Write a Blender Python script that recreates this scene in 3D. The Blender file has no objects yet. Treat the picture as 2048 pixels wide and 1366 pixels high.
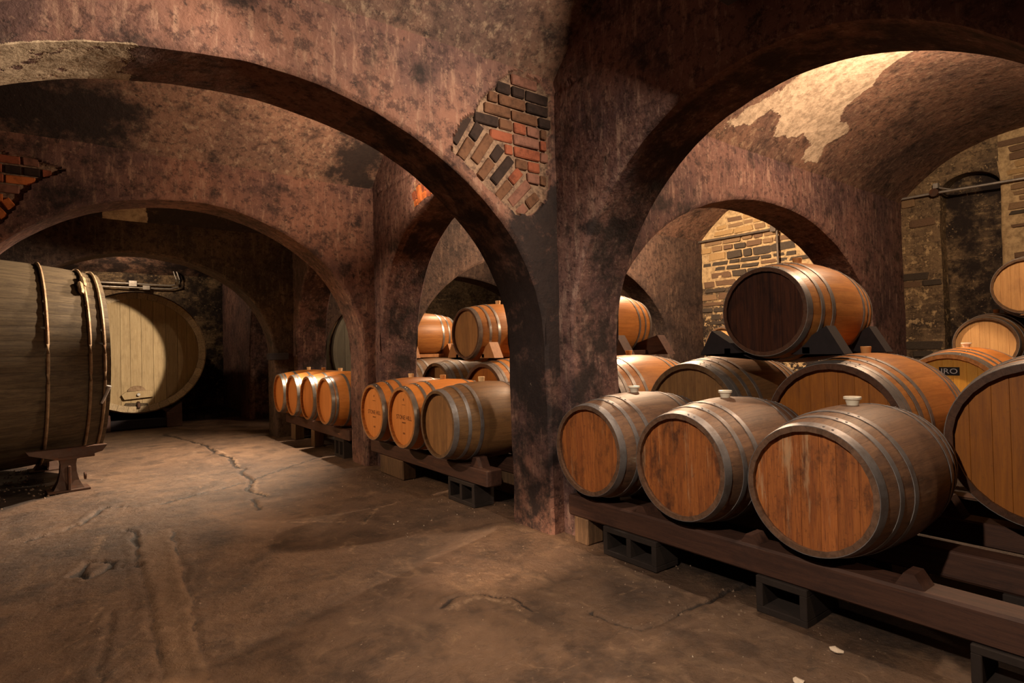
import bpy, math, random
import numpy as np
from mathutils import Vector, Matrix, noise
random.seed(7)
SC = bpy.context.scene
COL = SC.collection
PI = math.pi

# ------------------------------------------------------------------ camera
def rot_cols(pan, pitch, roll):
    cp, sp = math.cos(pan), math.sin(pan)
    f = Vector((sp, cp, 0)); r = Vector((cp, -sp, 0)); u = Vector((0, 0, 1))
    f2 = f*math.cos(pitch) + u*math.sin(pitch); u2 = u*math.cos(pitch) - f*math.sin(pitch)
    r3 = r*math.cos(roll) + u2*math.sin(roll); u3 = u2*math.cos(roll) - r*math.sin(roll)
    return r3, u3, f2
cd = bpy.data.cameras.new('camera'); cam = bpy.data.objects.new('camera', cd); COL.objects.link(cam)
r_, u_, f_ = rot_cols(math.radians(36.903), math.radians(0.795), math.radians(-1.328))
M = Matrix((r_, u_, -f_)).transposed().to_4x4(); M.translation = Vector((0, 0, 1.22))
cam.matrix_world = M
cd.sensor_width = 36.0; cd.lens = 1141.05/2048*36.0; cd.clip_start = 0.05; cd.clip_end = 100
SC.camera = cam

# ------------------------------------------------------------------ world, exposure
w = bpy.data.worlds.new('world'); SC.world = w; w.use_nodes = True
w.node_tree.nodes['Background'].inputs[0].default_value = (0, 0, 0, 1)
w.node_tree.nodes['Background'].inputs[1].default_value = 0
SC.view_settings.view_transform = 'Standard'; SC.view_settings.look = 'None'
SC.view_settings.gamma = 1.0; SC.view_settings.use_curve_mapping = False
SC.view_settings.exposure = 0.25
SC.cycles.max_bounces = 6; SC.cycles.diffuse_bounces = 5; SC.cycles.glossy_bounces = 3
SC.cycles.caustics_reflective = False; SC.cycles.caustics_refractive = False
SC.cycles.sample_clamp_indirect = 4.0

# ------------------------------------------------------------------ lamps of the cellar, and added unseen lights
def lamp(name, loc, power, size=0.16, col=(1, .72, .45), aim=None):
    if aim is None:
        d = bpy.data.lights.new(name, 'POINT'); d.shadow_soft_size = size
    else:
        d = bpy.data.lights.new(name, 'AREA'); d.shape = 'RECTANGLE'; d.size = size; d.size_y = size*0.7
    d.energy = power; d.color = col
    o = bpy.data.objects.new(name, d); COL.objects.link(o); o.location = loc
    if aim is not None:
        o.rotation_euler = Vector(aim).to_track_quat('-Z', 'Y').to_euler()
    return o
def spot(name, loc, power, aim, cone, size=.05, col=(1, .72, .45), blend=.6):
    d = bpy.data.lights.new(name, 'SPOT'); d.energy = power; d.color = col; d.shadow_soft_size = size
    d.spot_size = math.radians(cone); d.spot_blend = blend
    o = bpy.data.objects.new(name, d); COL.objects.link(o); o.location = loc
    o.rotation_euler = Vector(aim).to_track_quat('-Z', 'Y').to_euler(); return o
WARM = (1, .68, .42); WHITE = (1, .77, .54)
FLOOD = ((2.27, 1.42, 2.86), 76, (-1, .30, -.42))   # flood fixed to the arcade wall just under the vault, aimed across the aisle
lamp('flood_beam', *FLOOD[:2], .14, WHITE, FLOOD[2])
lamp('vault_fill', (2.2, 4.3, 2.50), 42, .14, WARM, (-.55, .35, 1))        # added unseen uplight to brighten the second vault
RIGHT = [((4.9, 1.15, 3.22), 210), ((5.6, 4.4, 3.25), 560), ((4.9, 7.4, 3.25), 130), ((4.6, 10.3, 3.1), 60)]
for p, e in RIGHT:
    lamp('bay_lamp', p, e, .05, WARM)
SPOTS = [  # unseen spots, most added to light the barrel rows, the floor and the tuns: place, power, aim, cone, colour, blend
    ((-1.0, .7, 2.8), 360, (3.4, 1.1, -2.3), 56, (1, .80, .60), .6),
    ((-1.0, 4.5, 2.8), 330, (3.3, .5, -2.2), 56, WARM, .6),
    ((-1.0, 8.2, 2.7), 110, (3.3, -.8, -2.0), 56, WARM, .6),
    ((2.27, 7.45, 2.86), 1400, (-2.0, .1, -2.4), 104, WHITE, 1.0),
    ((1.9, 7.2, 2.35), 950, (-1.85, 4.6, -1.2), 25, WHITE, .08),  # added; cone edge stands in for the arch's shadow on the far tun
    ((-1.0, 2.2, 2.7), 1300, (3.0, .55, -2.7), 15, WARM, .9),  # added for a patch of light on the floor by the pillar
    ((-2.2, 1.5, 2.3), 2200, (2.15, .75, -2.3), 11, WARM, .9),  # added for a streak of light on the left floor
    ((2.27, 1.5, 2.84), 420, (-2.6, 1.55, -.42), 24, WHITE, .7),  # added to brighten the left part of the arch soffit
    ((1.9, 6.75, 2.95), 800, (-2.2, .45, -.95), 48, WHITE, .4),
]
for p, e, a, c, col, bl in SPOTS:
    spot('unseen_spot', p, e, a, c, .04, col, bl)
lamp('back_bay_fill', (.6, 13.2, 3.1), 40, .06, WARM)  # added unseen fill for the back wall and the far tun's rim
lamp('rear_fill', (1.2, -1.7, 2.8), 60, .06, WARM)  # added unseen fill behind the camera

# ------------------------------------------------------------------ node helpers
class NT:
    def __init__(s, name):
        s.m = bpy.data.materials.new(name); s.m.use_nodes = True
        s.t = s.m.node_tree; s.n = s.t.nodes; s.l = s.t.links
        s.b = s.n['Principled BSDF']
        s.b.inputs['Specular IOR Level'].default_value = .3
    def N(s, t, **kw):
        n = s.n.new(t)
        for k, v in kw.items(): setattr(n, k, v)
        return n
    def set(s, n, i, v):
        if hasattr(v, 'is_output') or isinstance(v, bpy.types.NodeSocket): s.l.new(v, n.inputs[i])
        elif v is not None:
            if isinstance(v, (tuple, list)) and len(v) == 3 and n.inputs[i].type == 'RGBA': v = (*v, 1)
            n.inputs[i].default_value = v
    def noise(s, vec, scale, detail=4, rough=.6, dist=0):
        n = s.N('ShaderNodeTexNoise'); s.set(n, 'Vector', vec); n.inputs['Scale'].default_value = scale
        n.inputs['Detail'].default_value = detail; n.inputs['Roughness'].default_value = rough
        n.inputs['Distortion'].default_value = dist
        return n.outputs['Fac']
    def ramp(s, v, a, b):
        n = s.N('ShaderNodeMapRange'); n.interpolation_type = 'SMOOTHSTEP'
        s.set(n, 0, v); n.inputs[1].default_value = a; n.inputs[2].default_value = b
        return n.outputs[0]
    def mix(s, f, a, b, mode='MIX'):
        n = s.N('ShaderNodeMix', data_type='RGBA', blend_type=mode)
        s.set(n, 0, f); s.set(n, 6, a); s.set(n, 7, b); return n.outputs[2]
    def math(s, op, a, b=None, c=None):
        n = s.N('ShaderNodeMath', operation=op); s.set(n, 0, a)
        if b is not None: s.set(n, 1, b)
        if c is not None: s.set(n, 2, c)
        return n.outputs[0]
    def scale(s, vec, sc, off=None):
        n = s.N('ShaderNodeMapping'); s.set(n, 'Vector', vec); n.inputs['Scale'].default_value = sc
        return n.outputs[0]
    def pos(s): return s.N('ShaderNodeNewGeometry').outputs['Position']
    def obj(s, seed=True):
        o = s.N('ShaderNodeTexCoord').outputs['Object']
        if not seed: return o
        i = s.N('ShaderNodeObjectInfo')
        v = s.N('ShaderNodeVectorMath', operation='MULTIPLY_ADD')
        s.l.new(i.outputs['Location'], v.inputs[0]); v.inputs[1].default_value = (3.7, 5.3, 2.9); s.l.new(o, v.inputs[2])
        return v.outputs[0]
    def rand(s): return s.N('ShaderNodeObjectInfo').outputs['Random']
    def attr(s, ch):
        a = s.N('ShaderNodeAttribute'); a.attribute_name = 'mask'
        x = s.N('ShaderNodeSeparateColor'); s.l.new(a.outputs['Color'], x.inputs[0]); return x.outputs[ch]
    def bump(s, h, strength, dist=.01, prev=None):
        n = s.N('ShaderNodeBump'); n.inputs['Strength'].default_value = strength; n.inputs['Distance'].default_value = dist
        s.set(n, 'Height', h)
        if prev is not None: s.l.new(prev, n.inputs['Normal'])
        return n.outputs[0]
    def done(s, col, rough=.8, normal=None, metal=0, spec=None):
        s.set(s.b, 'Base Color', col); s.set(s.b, 'Roughness', rough); s.set(s.b, 'Metallic', metal)
        if normal is not None: s.l.new(normal, s.b.inputs['Normal'])
        if spec is not None: s.b.inputs['Specular IOR Level'].default_value = spec
        return s.m

def plaster(name, c1, c2, c3, soot=.5, fleck=.66, pale=(.46, .36, .26)):
    """limewashed plaster: two tones, soot clouds, vertical runs, pale flecks; mask: r soot and darkening, g bare pale coat and painted light, b mortar"""
    s = NT(name); p = s.pos()
    big = s.noise(p, 1.1, 5, .6); mid = s.noise(p, 4.5, 8, .68); fine = s.noise(p, 17, 8, .75)
    runs = s.noise(s.scale(p, (1, 1, 4.5) if name == 'rubble_coat' else (1, 1, .16)), 4.5 if name == 'rubble_coat' else 19, 6, .72)
    col = s.mix(s.ramp(big, .38, .62), c1, c2)
    col = s.mix(s.math('MULTIPLY', s.ramp(runs, .50, .68), .70), col, c3)
    col = s.mix(s.math('MULTIPLY', s.ramp(fine, .48, .62), .72), col, (c2[0]*.30, c2[1]*.30, c2[2]*.34))
    col = s.mix(s.math('MULTIPLY', s.ramp(s.noise(p, 33, 6, .7), .56, .66), .45), col, c3)
    so = s.math('ADD', s.ramp(mid, .50, .72), s.math('MULTIPLY', s.ramp(big, .5, .7), .35))
    so = s.math('MULTIPLY', so, soot); so = s.math('MAXIMUM', so, s.math('MULTIPLY', s.ramp(s.noise(p, 9, 8, .75, .5), .58, .66), soot))
    a = s.attr(0)
    so2 = s.ramp(s.math('ADD', a, s.math('MULTIPLY', s.math('SUBTRACT', mid, .5), 1.6)), .35, .75)
    so = s.math('MINIMUM', s.math('MAXIMUM', so, so2), .94)
    col = s.mix(so, col, (.016, .012, .013))
    fl = s.math('MULTIPLY', s.ramp(s.noise(p, 21, 7, .8), fleck, fleck+.04), s.ramp(s.noise(p, 3.1, 2, .5), .45, .6))
    col = s.mix(s.math('MULTIPLY', fl, .75), col, pale)
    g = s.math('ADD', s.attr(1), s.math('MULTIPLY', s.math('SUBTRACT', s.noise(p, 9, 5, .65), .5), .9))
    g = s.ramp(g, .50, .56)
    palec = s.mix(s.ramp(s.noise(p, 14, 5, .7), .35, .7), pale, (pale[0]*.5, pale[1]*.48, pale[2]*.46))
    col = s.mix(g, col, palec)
    mort = s.mix(s.ramp(s.noise(p, 26, 4, .7), .4, .7), (.25, .165, .115), (.07, .042, .034))
    col = s.mix(s.ramp(s.attr(2), .4, .6), col, mort)
    nb = s.bump(s.noise(p, 7, 6, .6), .5, .03)
    nb = s.bump(s.noise(p, 45, 5, .65), .45, .008, nb)
    nb = s.bump(g, .5, .008, nb)
    return s.done(col, .82, nb, spec=.25)

def wood(name, ca, cb, dark, axis='X', stain=.5, grain=1.0, rough=.6, pale=None, palev=.72, var=.25, spec=.35, chime=None, cx=.041):
    s = NT(name); o = s.obj()
    sc = {'X': (.9, 14, 14), 'Z': (14, 14, .9), 'Y': (14, .9, 14)}[axis]
    v = s.scale(o, sc)
    g1 = s.noise(v, 3.2, 6, .65, .6); g2 = s.noise(v, 11, 4, .7)
    col = s.mix(s.ramp(g1, .3, .7), ca, cb)
    col = s.mix(s.math('MULTIPLY', s.ramp(g2, .45, .8), .5*grain), col, dark)
    st = s.noise(s.scale(o, {'X': (1, 2, 2), 'Z': (2, 2, 1), 'Y': (2, 1, 2)}[axis]), 4.6, 7, .72)
    col = s.mix(s.math('MULTIPLY', s.ramp(st, .48, .70), stain), col, dark)
    sp = s.noise(o, 60, 3, .6)
    col = s.mix(s.math('MULTIPLY', s.ramp(sp, .58, .75), .35*grain), col, dark)
    if pale is not None:
        pv = s.noise(s.scale(o, {'X': (.6, 6, 6), 'Z': (6, 6, .6), 'Y': (6, .6, 6)}[axis]), 1.7, 6, .75)
        col = s.mix(s.math('MULTIPLY', s.ramp(pv, palev-.08, palev+.04), .6), col, pale)
    if chime is not None:
        xs = s.N('ShaderNodeSeparateXYZ'); s.l.new(s.obj(False), xs.inputs[0])
        col = s.mix(s.math('LESS_THAN', xs.outputs[0], cx), col, s.mix(s.ramp(g1, .3, .7), chime, tuple(c*.55 for c in chime)))
    hv = s.N('ShaderNodeHueSaturation'); s.l.new(col, hv.inputs['Color'])
    s.l.new(s.math('MULTIPLY_ADD', s.rand(), var, 1-var*.5), hv.inputs['Value'])
    nb = s.bump(g2, .25, .002); nb = s.bump(sp, .15, .002, nb)
    return s.done(hv.outputs[0], rough, nb, spec=spec)

def metal(name, col, rough=.45, rust=None, amt=.4, m=.75):
    s = NT(name); o = s.obj()
    n = s.noise(o, 9, 5, .7); f = s.noise(o, 70, 3, .6)
    c = s.mix(s.ramp(n, .35, .7), col, tuple(x*.62 for x in col))
    if rust: c = s.mix(s.math('MULTIPLY', s.ramp(n, .48, .7), amt), c, rust)
    r = s.math('MULTIPLY_ADD', n, .3, rough-.12)
    return s.done(c, r, s.bump(f, .12, .002), m)

def plain(name, col, rough=.6, m=0, nz=.35):
    s = NT(name); o = s.obj()
    c = s.mix(s.math('MULTIPLY', s.ramp(s.noise(o, 16, 5, .7), .4, .7), nz), col, tuple(x*.4 for x in col))
    return s.done(c, rough, s.bump(s.noise(o, 60, 3, .6), .2, .003), m)

MAT = {}
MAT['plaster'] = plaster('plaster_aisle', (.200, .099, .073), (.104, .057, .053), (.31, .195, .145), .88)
MAT['plaster_mauve'] = plaster('plaster_mauve', (.155, .084, .072), (.082, .047, .050), (.32, .22, .18), .85)
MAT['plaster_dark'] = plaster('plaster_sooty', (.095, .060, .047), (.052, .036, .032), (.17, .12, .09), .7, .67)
MAT['vault'] = plaster('vault_coat', (.19, .108, .078), (.11, .066, .055), (.30, .22, .16), .85, .66, (.50, .41, .32))
MAT['rubble'] = plaster('rubble_coat', (.21, .15, .09), (.10, .075, .052), (.40, .30, .17), .75, .585, (.55, .42, .24))
MAT['old_body'] = wood('oak_weathered', (.200, .112, .066), (.125, .072, .050), (.045, .03, .027), 'X', .6, 1, .55, (.32, .28, .22), .68, chime=(.15, .085, .055))
MAT['old_head'] = wood('oak_wine_stained_head', (.41, .140, .036), (.25, .078, .024), (.045, .020, .014), 'Z', .9, 1.3, .6, (.50, .34, .20), .64)
MAT['brown_body'] = wood('oak_brown', (.21, .115, .048), (.14, .075, .034), (.05, .03, .018), 'X', .35, .8, .5, chime=(.14, .08, .04))
MAT['brown_head'] = wood('oak_brown_head', (.26, .135, .05), (.17, .085, .034), (.07, .036, .02), 'Z', .35, .8, .6)
MAT['new_body'] = wood('oak_fresh', (.60, .235, .055), (.50, .19, .042), (.28, .10, .03), 'X', .25, .5, .42, var=.12, chime=(.42, .18, .055))
MAT['new_head'] = wood('oak_fresh_head', (.62, .245, .065), (.53, .20, .05), (.36, .13, .04), 'Z', .2, .4, .5, var=.10)
MAT['cask_body'] = wood('oak_cask', (.46, .205, .055), (.34, .14, .04), (.13, .055, .025), 'X', .30, .6, .42, var=.15, chime=(.085, .038, .022), cx=.045)
MAT['cask_head'] = wood('oak_cask_head', (.33, .115, .016), (.24, .080, .013), (.12, .045, .018), 'Z', .35, .8, .5, var=.14)
MAT['dark_head'] = wood('oak_dark_head', (.060, .020, .010), (.022, .009, .007), (.010, .005, .005), 'Z', .6, .9, .7, var=.3, spec=.12)  # tone kept very dark where the near spot would light the head
MAT['yellow_head'] = wood('oak_yellow_head', (.80, .42, .06), (.68, .32, .045), (.40, .17, .03), 'Z', .15, .5, .5, var=.12)
MAT['honey_head'] = wood('oak_honey_head', (.62, .37, .15), (.50, .28, .11), (.26, .14, .07), 'Z', .35, .6, .55, var=.12)
MAT['chime_dark'] = wood('oak_chime_dark', (.085, .04, .028), (.05, .025, .02), (.02, .012, .012), 'X', .4, .6, .6)
MAT['hoop_old'] = metal('hoop_galvanised_dull', (.26, .25, .26), .50, (.16, .10, .07), .35, .65)
MAT['hoop_new'] = metal('hoop_bright', (.46, .45, .44), .32, None, 0, .85)
MAT['hoop_cask'] = metal('hoop_cask_grey', (.25, .235, .23), .46, (.14, .09, .06), .3, .6)
MAT['tun_wood'] = wood('tun_oak_grey', (.105, .076, .044), (.055, .039, .024), (.018, .012, .009), 'X', .45, .9, .7, var=.16, spec=.2)
MAT['tun_head'] = wood('tun_head_oak', (.44, .335, .19), (.34, .25, .135), (.15, .10, .055), 'Z', .3, .8, .7, (.6, .47, .27), .68, var=.14, spec=.2)
MAT['tun_rim'] = wood('tun_rim_oak', (.30, .225, .13), (.22, .165, .095), (.09, .06, .035), 'X', .4, .8, .7, var=.30, chime=(.50, .385, .24), cx=.13)
MAT['tun_rod'] = metal('tun_hoop_rod', (.28, .19, .11), .6, (.17, .08, .035), .8, .35)
MAT['grey_tun'] = wood('grey_tun_head', (.24, .23, .18), (.19, .18, .145), (.10, .095, .08), 'Z', .3, .5, .7)
MAT['beam'] = wood('beam_dark_stained', (.080, .036, .024), (.045, .021, .016), (.022, .012, .012), 'Y', .5, .9, .65, (.30, .15, .08), .70)
MAT['post'] = wood('post_brown', (.17, .10, .055), (.10, .06, .035), (.03, .02, .015), 'Z', .5, .9, .7)
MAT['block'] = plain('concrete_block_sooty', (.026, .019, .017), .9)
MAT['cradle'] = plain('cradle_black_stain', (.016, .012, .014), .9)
MAT['chock'] = wood('chock_pine', (.42, .21, .085), (.32, .15, .06), (.12, .06, .03), 'Z', .3, .6, .6)
MAT['bung_white'] = plain('bung_silicone_white', (.72, .68, .58), .4, 0, .15)
MAT['bung_tan'] = plain('bung_tan', (.50, .26, .10), .5, 0, .2)
MAT['bung_cream'] = plain('bung_cream', (.75, .55, .32), .5, 0, .2)
MAT['iron'] = metal('cast_iron_rusty', (.10, .06, .045), .6, (.15, .06, .03), .8, .35)
MAT['conduit'] = metal('conduit_zinc', (.50, .49, .47), .42, None, 0, .6)
MAT['conduit_dark'] = metal('conduit_dark', (.16, .14, .12), .5, None, 0, .4)
MAT['ink'] = plain('burnt_ink', (.085, .028, .016), .7, 0, .2)
MAT['plate'] = plain('black_label', (.012, .012, .016), .35, 0, .1)
MAT['silver'] = plain('silver_print', (.55, .56, .6), .4, 0, .1)
MAT['lamp_case'] = plain('lamp_housing_grey', (.10, .10, .10), .5)
for i, (c, nm) in enumerate([((.50, .15, .045), 'brick_orange'), ((.25, .075, .040), 'brick_red'), ((.21, .098, .072), 'brick_pink_brown'),
                             ((.030, .017, .014), 'brick_sooted'), ((.13, .062, .035), 'brick_umber')]):
    MAT['brick%d' % i] = plain(nm, c, .9, 0, .85)
for i, (c, nm) in enumerate([((.075, .062, .050), 'stone_sooted'), ((.17, .11, .07), 'stone_brown'), ((.42, .29, .14), 'stone_yellow'), ((.26, .175, .10), 'stone_tan')]):
    MAT['stone%d' % i] = plain(nm, c, .9, 0, .6)
MAT['mortar'] = plain('mortar_yellow', (.62, .44, .21), .9, 0, .5)
MAT['debris'] = plain('grit_mixed', (.20, .14, .10), .9, 0, .5)
MAT['scrap'] = plain('paper_scrap', (.62, .52, .42), .8, 0, .3)

def floor_mat():
    s = NT('floor_concrete_brown'); p = s.pos()
    big = s.noise(p, .8, 5, .6); mid = s.noise(p, 3.4, 7, .68); fine = s.noise(p, 30, 5, .7)
    swirl = s.noise(s.scale(p, (1, .45, 1)), 5, 6, .7, 1.2)
    col = s.mix(s.ramp(big, .35, .65), (.150, .090, .056), (.088, .055, .039))
    col = s.mix(s.math('MULTIPLY', s.ramp(mid, .44, .66), .8), col, (.045, .029, .022))
    col = s.mix(s.math('MULTIPLY', s.ramp(swirl, .52, .72), .4), col, (.26, .165, .10))
    col = s.mix(s.math('MULTIPLY', s.ramp(fine, .52, .72), .4), col, (.075, .045, .032))
    col = s.mix(s.math('MULTIPLY', s.ramp(s.noise(p, 8, 9, .8, 1.5), .55, .68), .55), col, (.29, .185, .115))
    col = s.mix(s.math('MULTIPLY', s.ramp(s.noise(s.scale(p, (1, 1.6, 1)), 6, 9, .8, .8), .56, .66), .6), col, (.045, .030, .023))
    fl = s.ramp(s.noise(p, 55, 2, .5), .71, .76)
    col = s.mix(s.math('MULTIPLY', fl, .6), col, (.50, .37, .26))
    b = s.ramp(s.math('ADD', s.attr(2), s.math('MULTIPLY', s.math('SUBTRACT', mid, .5), .5)), .4, .6)
    col = s.mix(s.math('MULTIPLY', b, .4), col, (.20, .12, .068))
    g = s.ramp(s.math('ADD', s.attr(1), s.math('MULTIPLY', s.math('SUBTRACT', s.noise(p, 22, 5, .75), .5), 3.0)), .55, 1.1)
    col = s.mix(s.math('MULTIPLY', g, .5), col, (.34, .23, .15))
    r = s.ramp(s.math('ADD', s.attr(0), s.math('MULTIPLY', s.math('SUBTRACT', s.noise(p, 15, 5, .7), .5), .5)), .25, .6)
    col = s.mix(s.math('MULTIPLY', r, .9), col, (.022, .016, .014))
    nb = s.bump(mid, .8, .035); nb = s.bump(s.noise(p, 14, 8, .75, 1), .8, .014, nb); nb = s.bump(fine, .6, .006, nb)
    return s.done(col, s.math('MULTIPLY_ADD', swirl, .35, .42), nb, spec=.4)
MAT['floor'] = floor_mat()

# ------------------------------------------------------------------ object helpers
def link(name, me, mat=None, parent=None, kind=None):
    o = bpy.data.objects.new(name, me); COL.objects.link(o)
    if mat is not None and len(me.materials) == 0:
        me.materials.append(mat if not isinstance(mat, str) else MAT[mat])
    if parent is not None: o.parent = parent
    if kind: o['kind'] = kind
    return o
def mesh(name, V, F, smooth=False):
    me = bpy.data.meshes.new(name); me.from_pydata([tuple(v) for v in V], [], F); me.update()
    if smooth: me.shade_smooth()
    return me
def empty(name, loc, rz=0, parent=None):
    o = bpy.data.objects.new(name, None); COL.objects.link(o); o.location = loc; o.rotation_euler = (0, 0, rz)
    o.empty_display_size = .1
    if parent: o.parent = parent
    return o
def tag(o, label, cat, group=None):
    o['label'] = label; o['category'] = cat
    if group: o['group'] = group
    return o
class MB:
    def __init__(s): s.V = []; s.F = []
    def add(s, V, F):
        n = len(s.V); s.V += [tuple(v) for v in V]; s.F += [tuple(i+n for i in f) for f in F]; return s
    def box(s, x0, x1, y0, y1, z0, z1, bev=.006, jit=0):
        """box with chamfered edges"""
        b = min(bev, (x1-x0)/3, (y1-y0)/3, (z1-z0)/3)
        V = []; idx = {}
        for sx in (0, 1):
            for sy in (0, 1):
                for sz in (0, 1):
                    c = [(x0, x1)[sx], (y0, y1)[sy], (z0, z1)[sz]]
                    d = [(1, -1)[sx], (1, -1)[sy], (1, -1)[sz]]
                    for a in range(3):
                        q = [c[k] + (0 if k == a else d[k]*b) for k in range(3)]
                        if jit: q = [q[k] + random.uniform(-jit, jit) for k in range(3)]
                        idx[(sx, sy, sz, a)] = len(V); V.append(q)
        F = []
        def I(sx, sy, sz, a): return idx[(sx, sy, sz, a)]
        for a in range(3):
            for side in (0, 1):
                o1, o2 = [k for k in range(3) if k != a]
                q = []
                for (p, r) in ((0, 0), (1, 0), (1, 1), (0, 1)):
                    s3 = [0, 0, 0]; s3[a] = side; s3[o1] = p; s3[o2] = r; q.append(I(*s3, a))
                F.append(q)
        for a in range(3):
            o1, o2 = [k for k in range(3) if k != a]
            for p in (0, 1):
                for r in (0, 1):
                    s0 = [0, 0, 0]; s1 = [0, 0, 0]; s0[o1] = s1[o1] = p; s0[o2] = s1[o2] = r; s1[a] = 1
                    F.append([I(*s0, o1), I(*s1, o1), I(*s1, o2), I(*s0, o2)])
        for sx in (0, 1):
            for sy in (0, 1):
                for sz in (0, 1): F.append([I(sx, sy, sz, 0), I(sx, sy, sz, 1), I(sx, sy, sz, 2)])
        return s.add(V, F)
    def prism(s, poly, h, M):
        """polygon (u,v) extruded 0..h along w; M maps (u,v,w)->xyz"""
        n = len(poly)
        V = [M(u, v, 0) for u, v in poly] + [M(u, v, h) for u, v in poly]
        F = [list(range(n))[::-1], list(range(n, 2*n))] + [[i, (i+1) % n, n+(i+1) % n, n+i] for i in range(n)]
        return s.add(V, F)
    def tube(s, pts, r, seg=10, caps=True, closed=False):
        pts = [Vector(p) for p in pts]; n = len(pts); rings = []
        up = Vector((0, 0, 1))
        for i, p in enumerate(pts):
            if closed: d = pts[(i+1) % n] - pts[i-1]
            else: d = pts[min(i+1, n-1)] - pts[max(i-1, 0)]
            d.normalize(); a = d.cross(up)
            if a.length < .1: a = d.cross(Vector((1, 0, 0)))
            a.normalize(); b = d.cross(a).normalized()
            rr = r[i] if isinstance(r, (list, tuple)) else r
            rings.append([p + (a*math.cos(2*PI*k/seg) + b*math.sin(2*PI*k/seg))*rr for k in range(seg)])
        V = [v for rg in rings for v in rg]; F = []
        for i in range(n if closed else n-1):
            j = (i+1) % n
            for k in range(seg):
                k2 = (k+1) % seg; F.append([i*seg+k, i*seg+k2, j*seg+k2, j*seg+k])
        if caps and not closed: F += [list(range(seg))[::-1], [(n-1)*seg+k for k in range(seg)]]
        return s.add(V, F)
    def build(s, name, mat, parent=None, smooth=False, kind=None):
        me = mesh(name, s.V, s.F, smooth)
        import bmesh
        bm = bmesh.new(); bm.from_mesh(me); bmesh.ops.recalc_face_normals(bm, faces=bm.faces); bm.to_mesh(me); bm.free()
        if smooth:
            try: me.set_sharp_from_angle(angle=math.radians(38))
            except Exception: pass
        return link(name, me, mat, parent, kind)

def disp(p, a1=.013, a2=.004):
    v = noise.noise_vector(p*1.7)*a1 + noise.noise_vector(p*8.0+Vector((5, 3, 1)))*a2
    return p + v

def inpoly(x, y, P):
    c = False; j = len(P)-1
    for i in range(len(P)):
        if (P[i][1] > y) != (P[j][1] > y) and x < (P[j][0]-P[i][0])*(y-P[i][1])/(P[j][1]-P[i][1])+P[i][0]: c = not c
        j = i
    return c
def segd(x, y, a, b):
    dx, dy = b[0]-a[0], b[1]-a[1]; L = dx*dx+dy*dy
    t = 0 if L == 0 else max(0, min(1, ((x-a[0])*dx+(y-a[1])*dy)/L))
    return math.hypot(x-a[0]-t*dx, y-a[1]-t*dy)
def polyd(x, y, P, closed=True):
    n = len(P); return min(segd(x, y, P[i], P[(i+1) % n]) for i in range(n if closed else n-1))
def soft(x, y, P, wdt):
    """1 inside polygon, falling to 0 over wdt outside"""
    d = polyd(x, y, P)
    return min(1, .5 + d/wdt*.5) if inpoly(x, y, P) else max(0, .5 - d/wdt*.5)

def sheet_object(name, V, F, mat, maskf=None, kind='structure', parent=None, displace=(.013, .004), recess=None):
    """build a rough masonry surface; maskf(p)->(r,g,b); recess(p)->offset vector"""
    out = []; cols = []
    for v in V:
        p = Vector(v)
        m = maskf(p) if maskf else (0, 0, 0)
        cols += [m[0], m[1], m[2], 1.0]
        q = disp(p, *displace)
        if recess:
            r = recess(p)
            if r is not None: q = q + r
        out.append(q)
    me = mesh(name, out, F, True)
    ca = me.color_attributes.new('mask', 'FLOAT_COLOR', 'POINT'); ca.data.foreach_set('color', cols)
    try: me.set_sharp_from_angle(angle=math.radians(50))
    except Exception: pass
    return link(name, me, mat, parent, kind)

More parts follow.
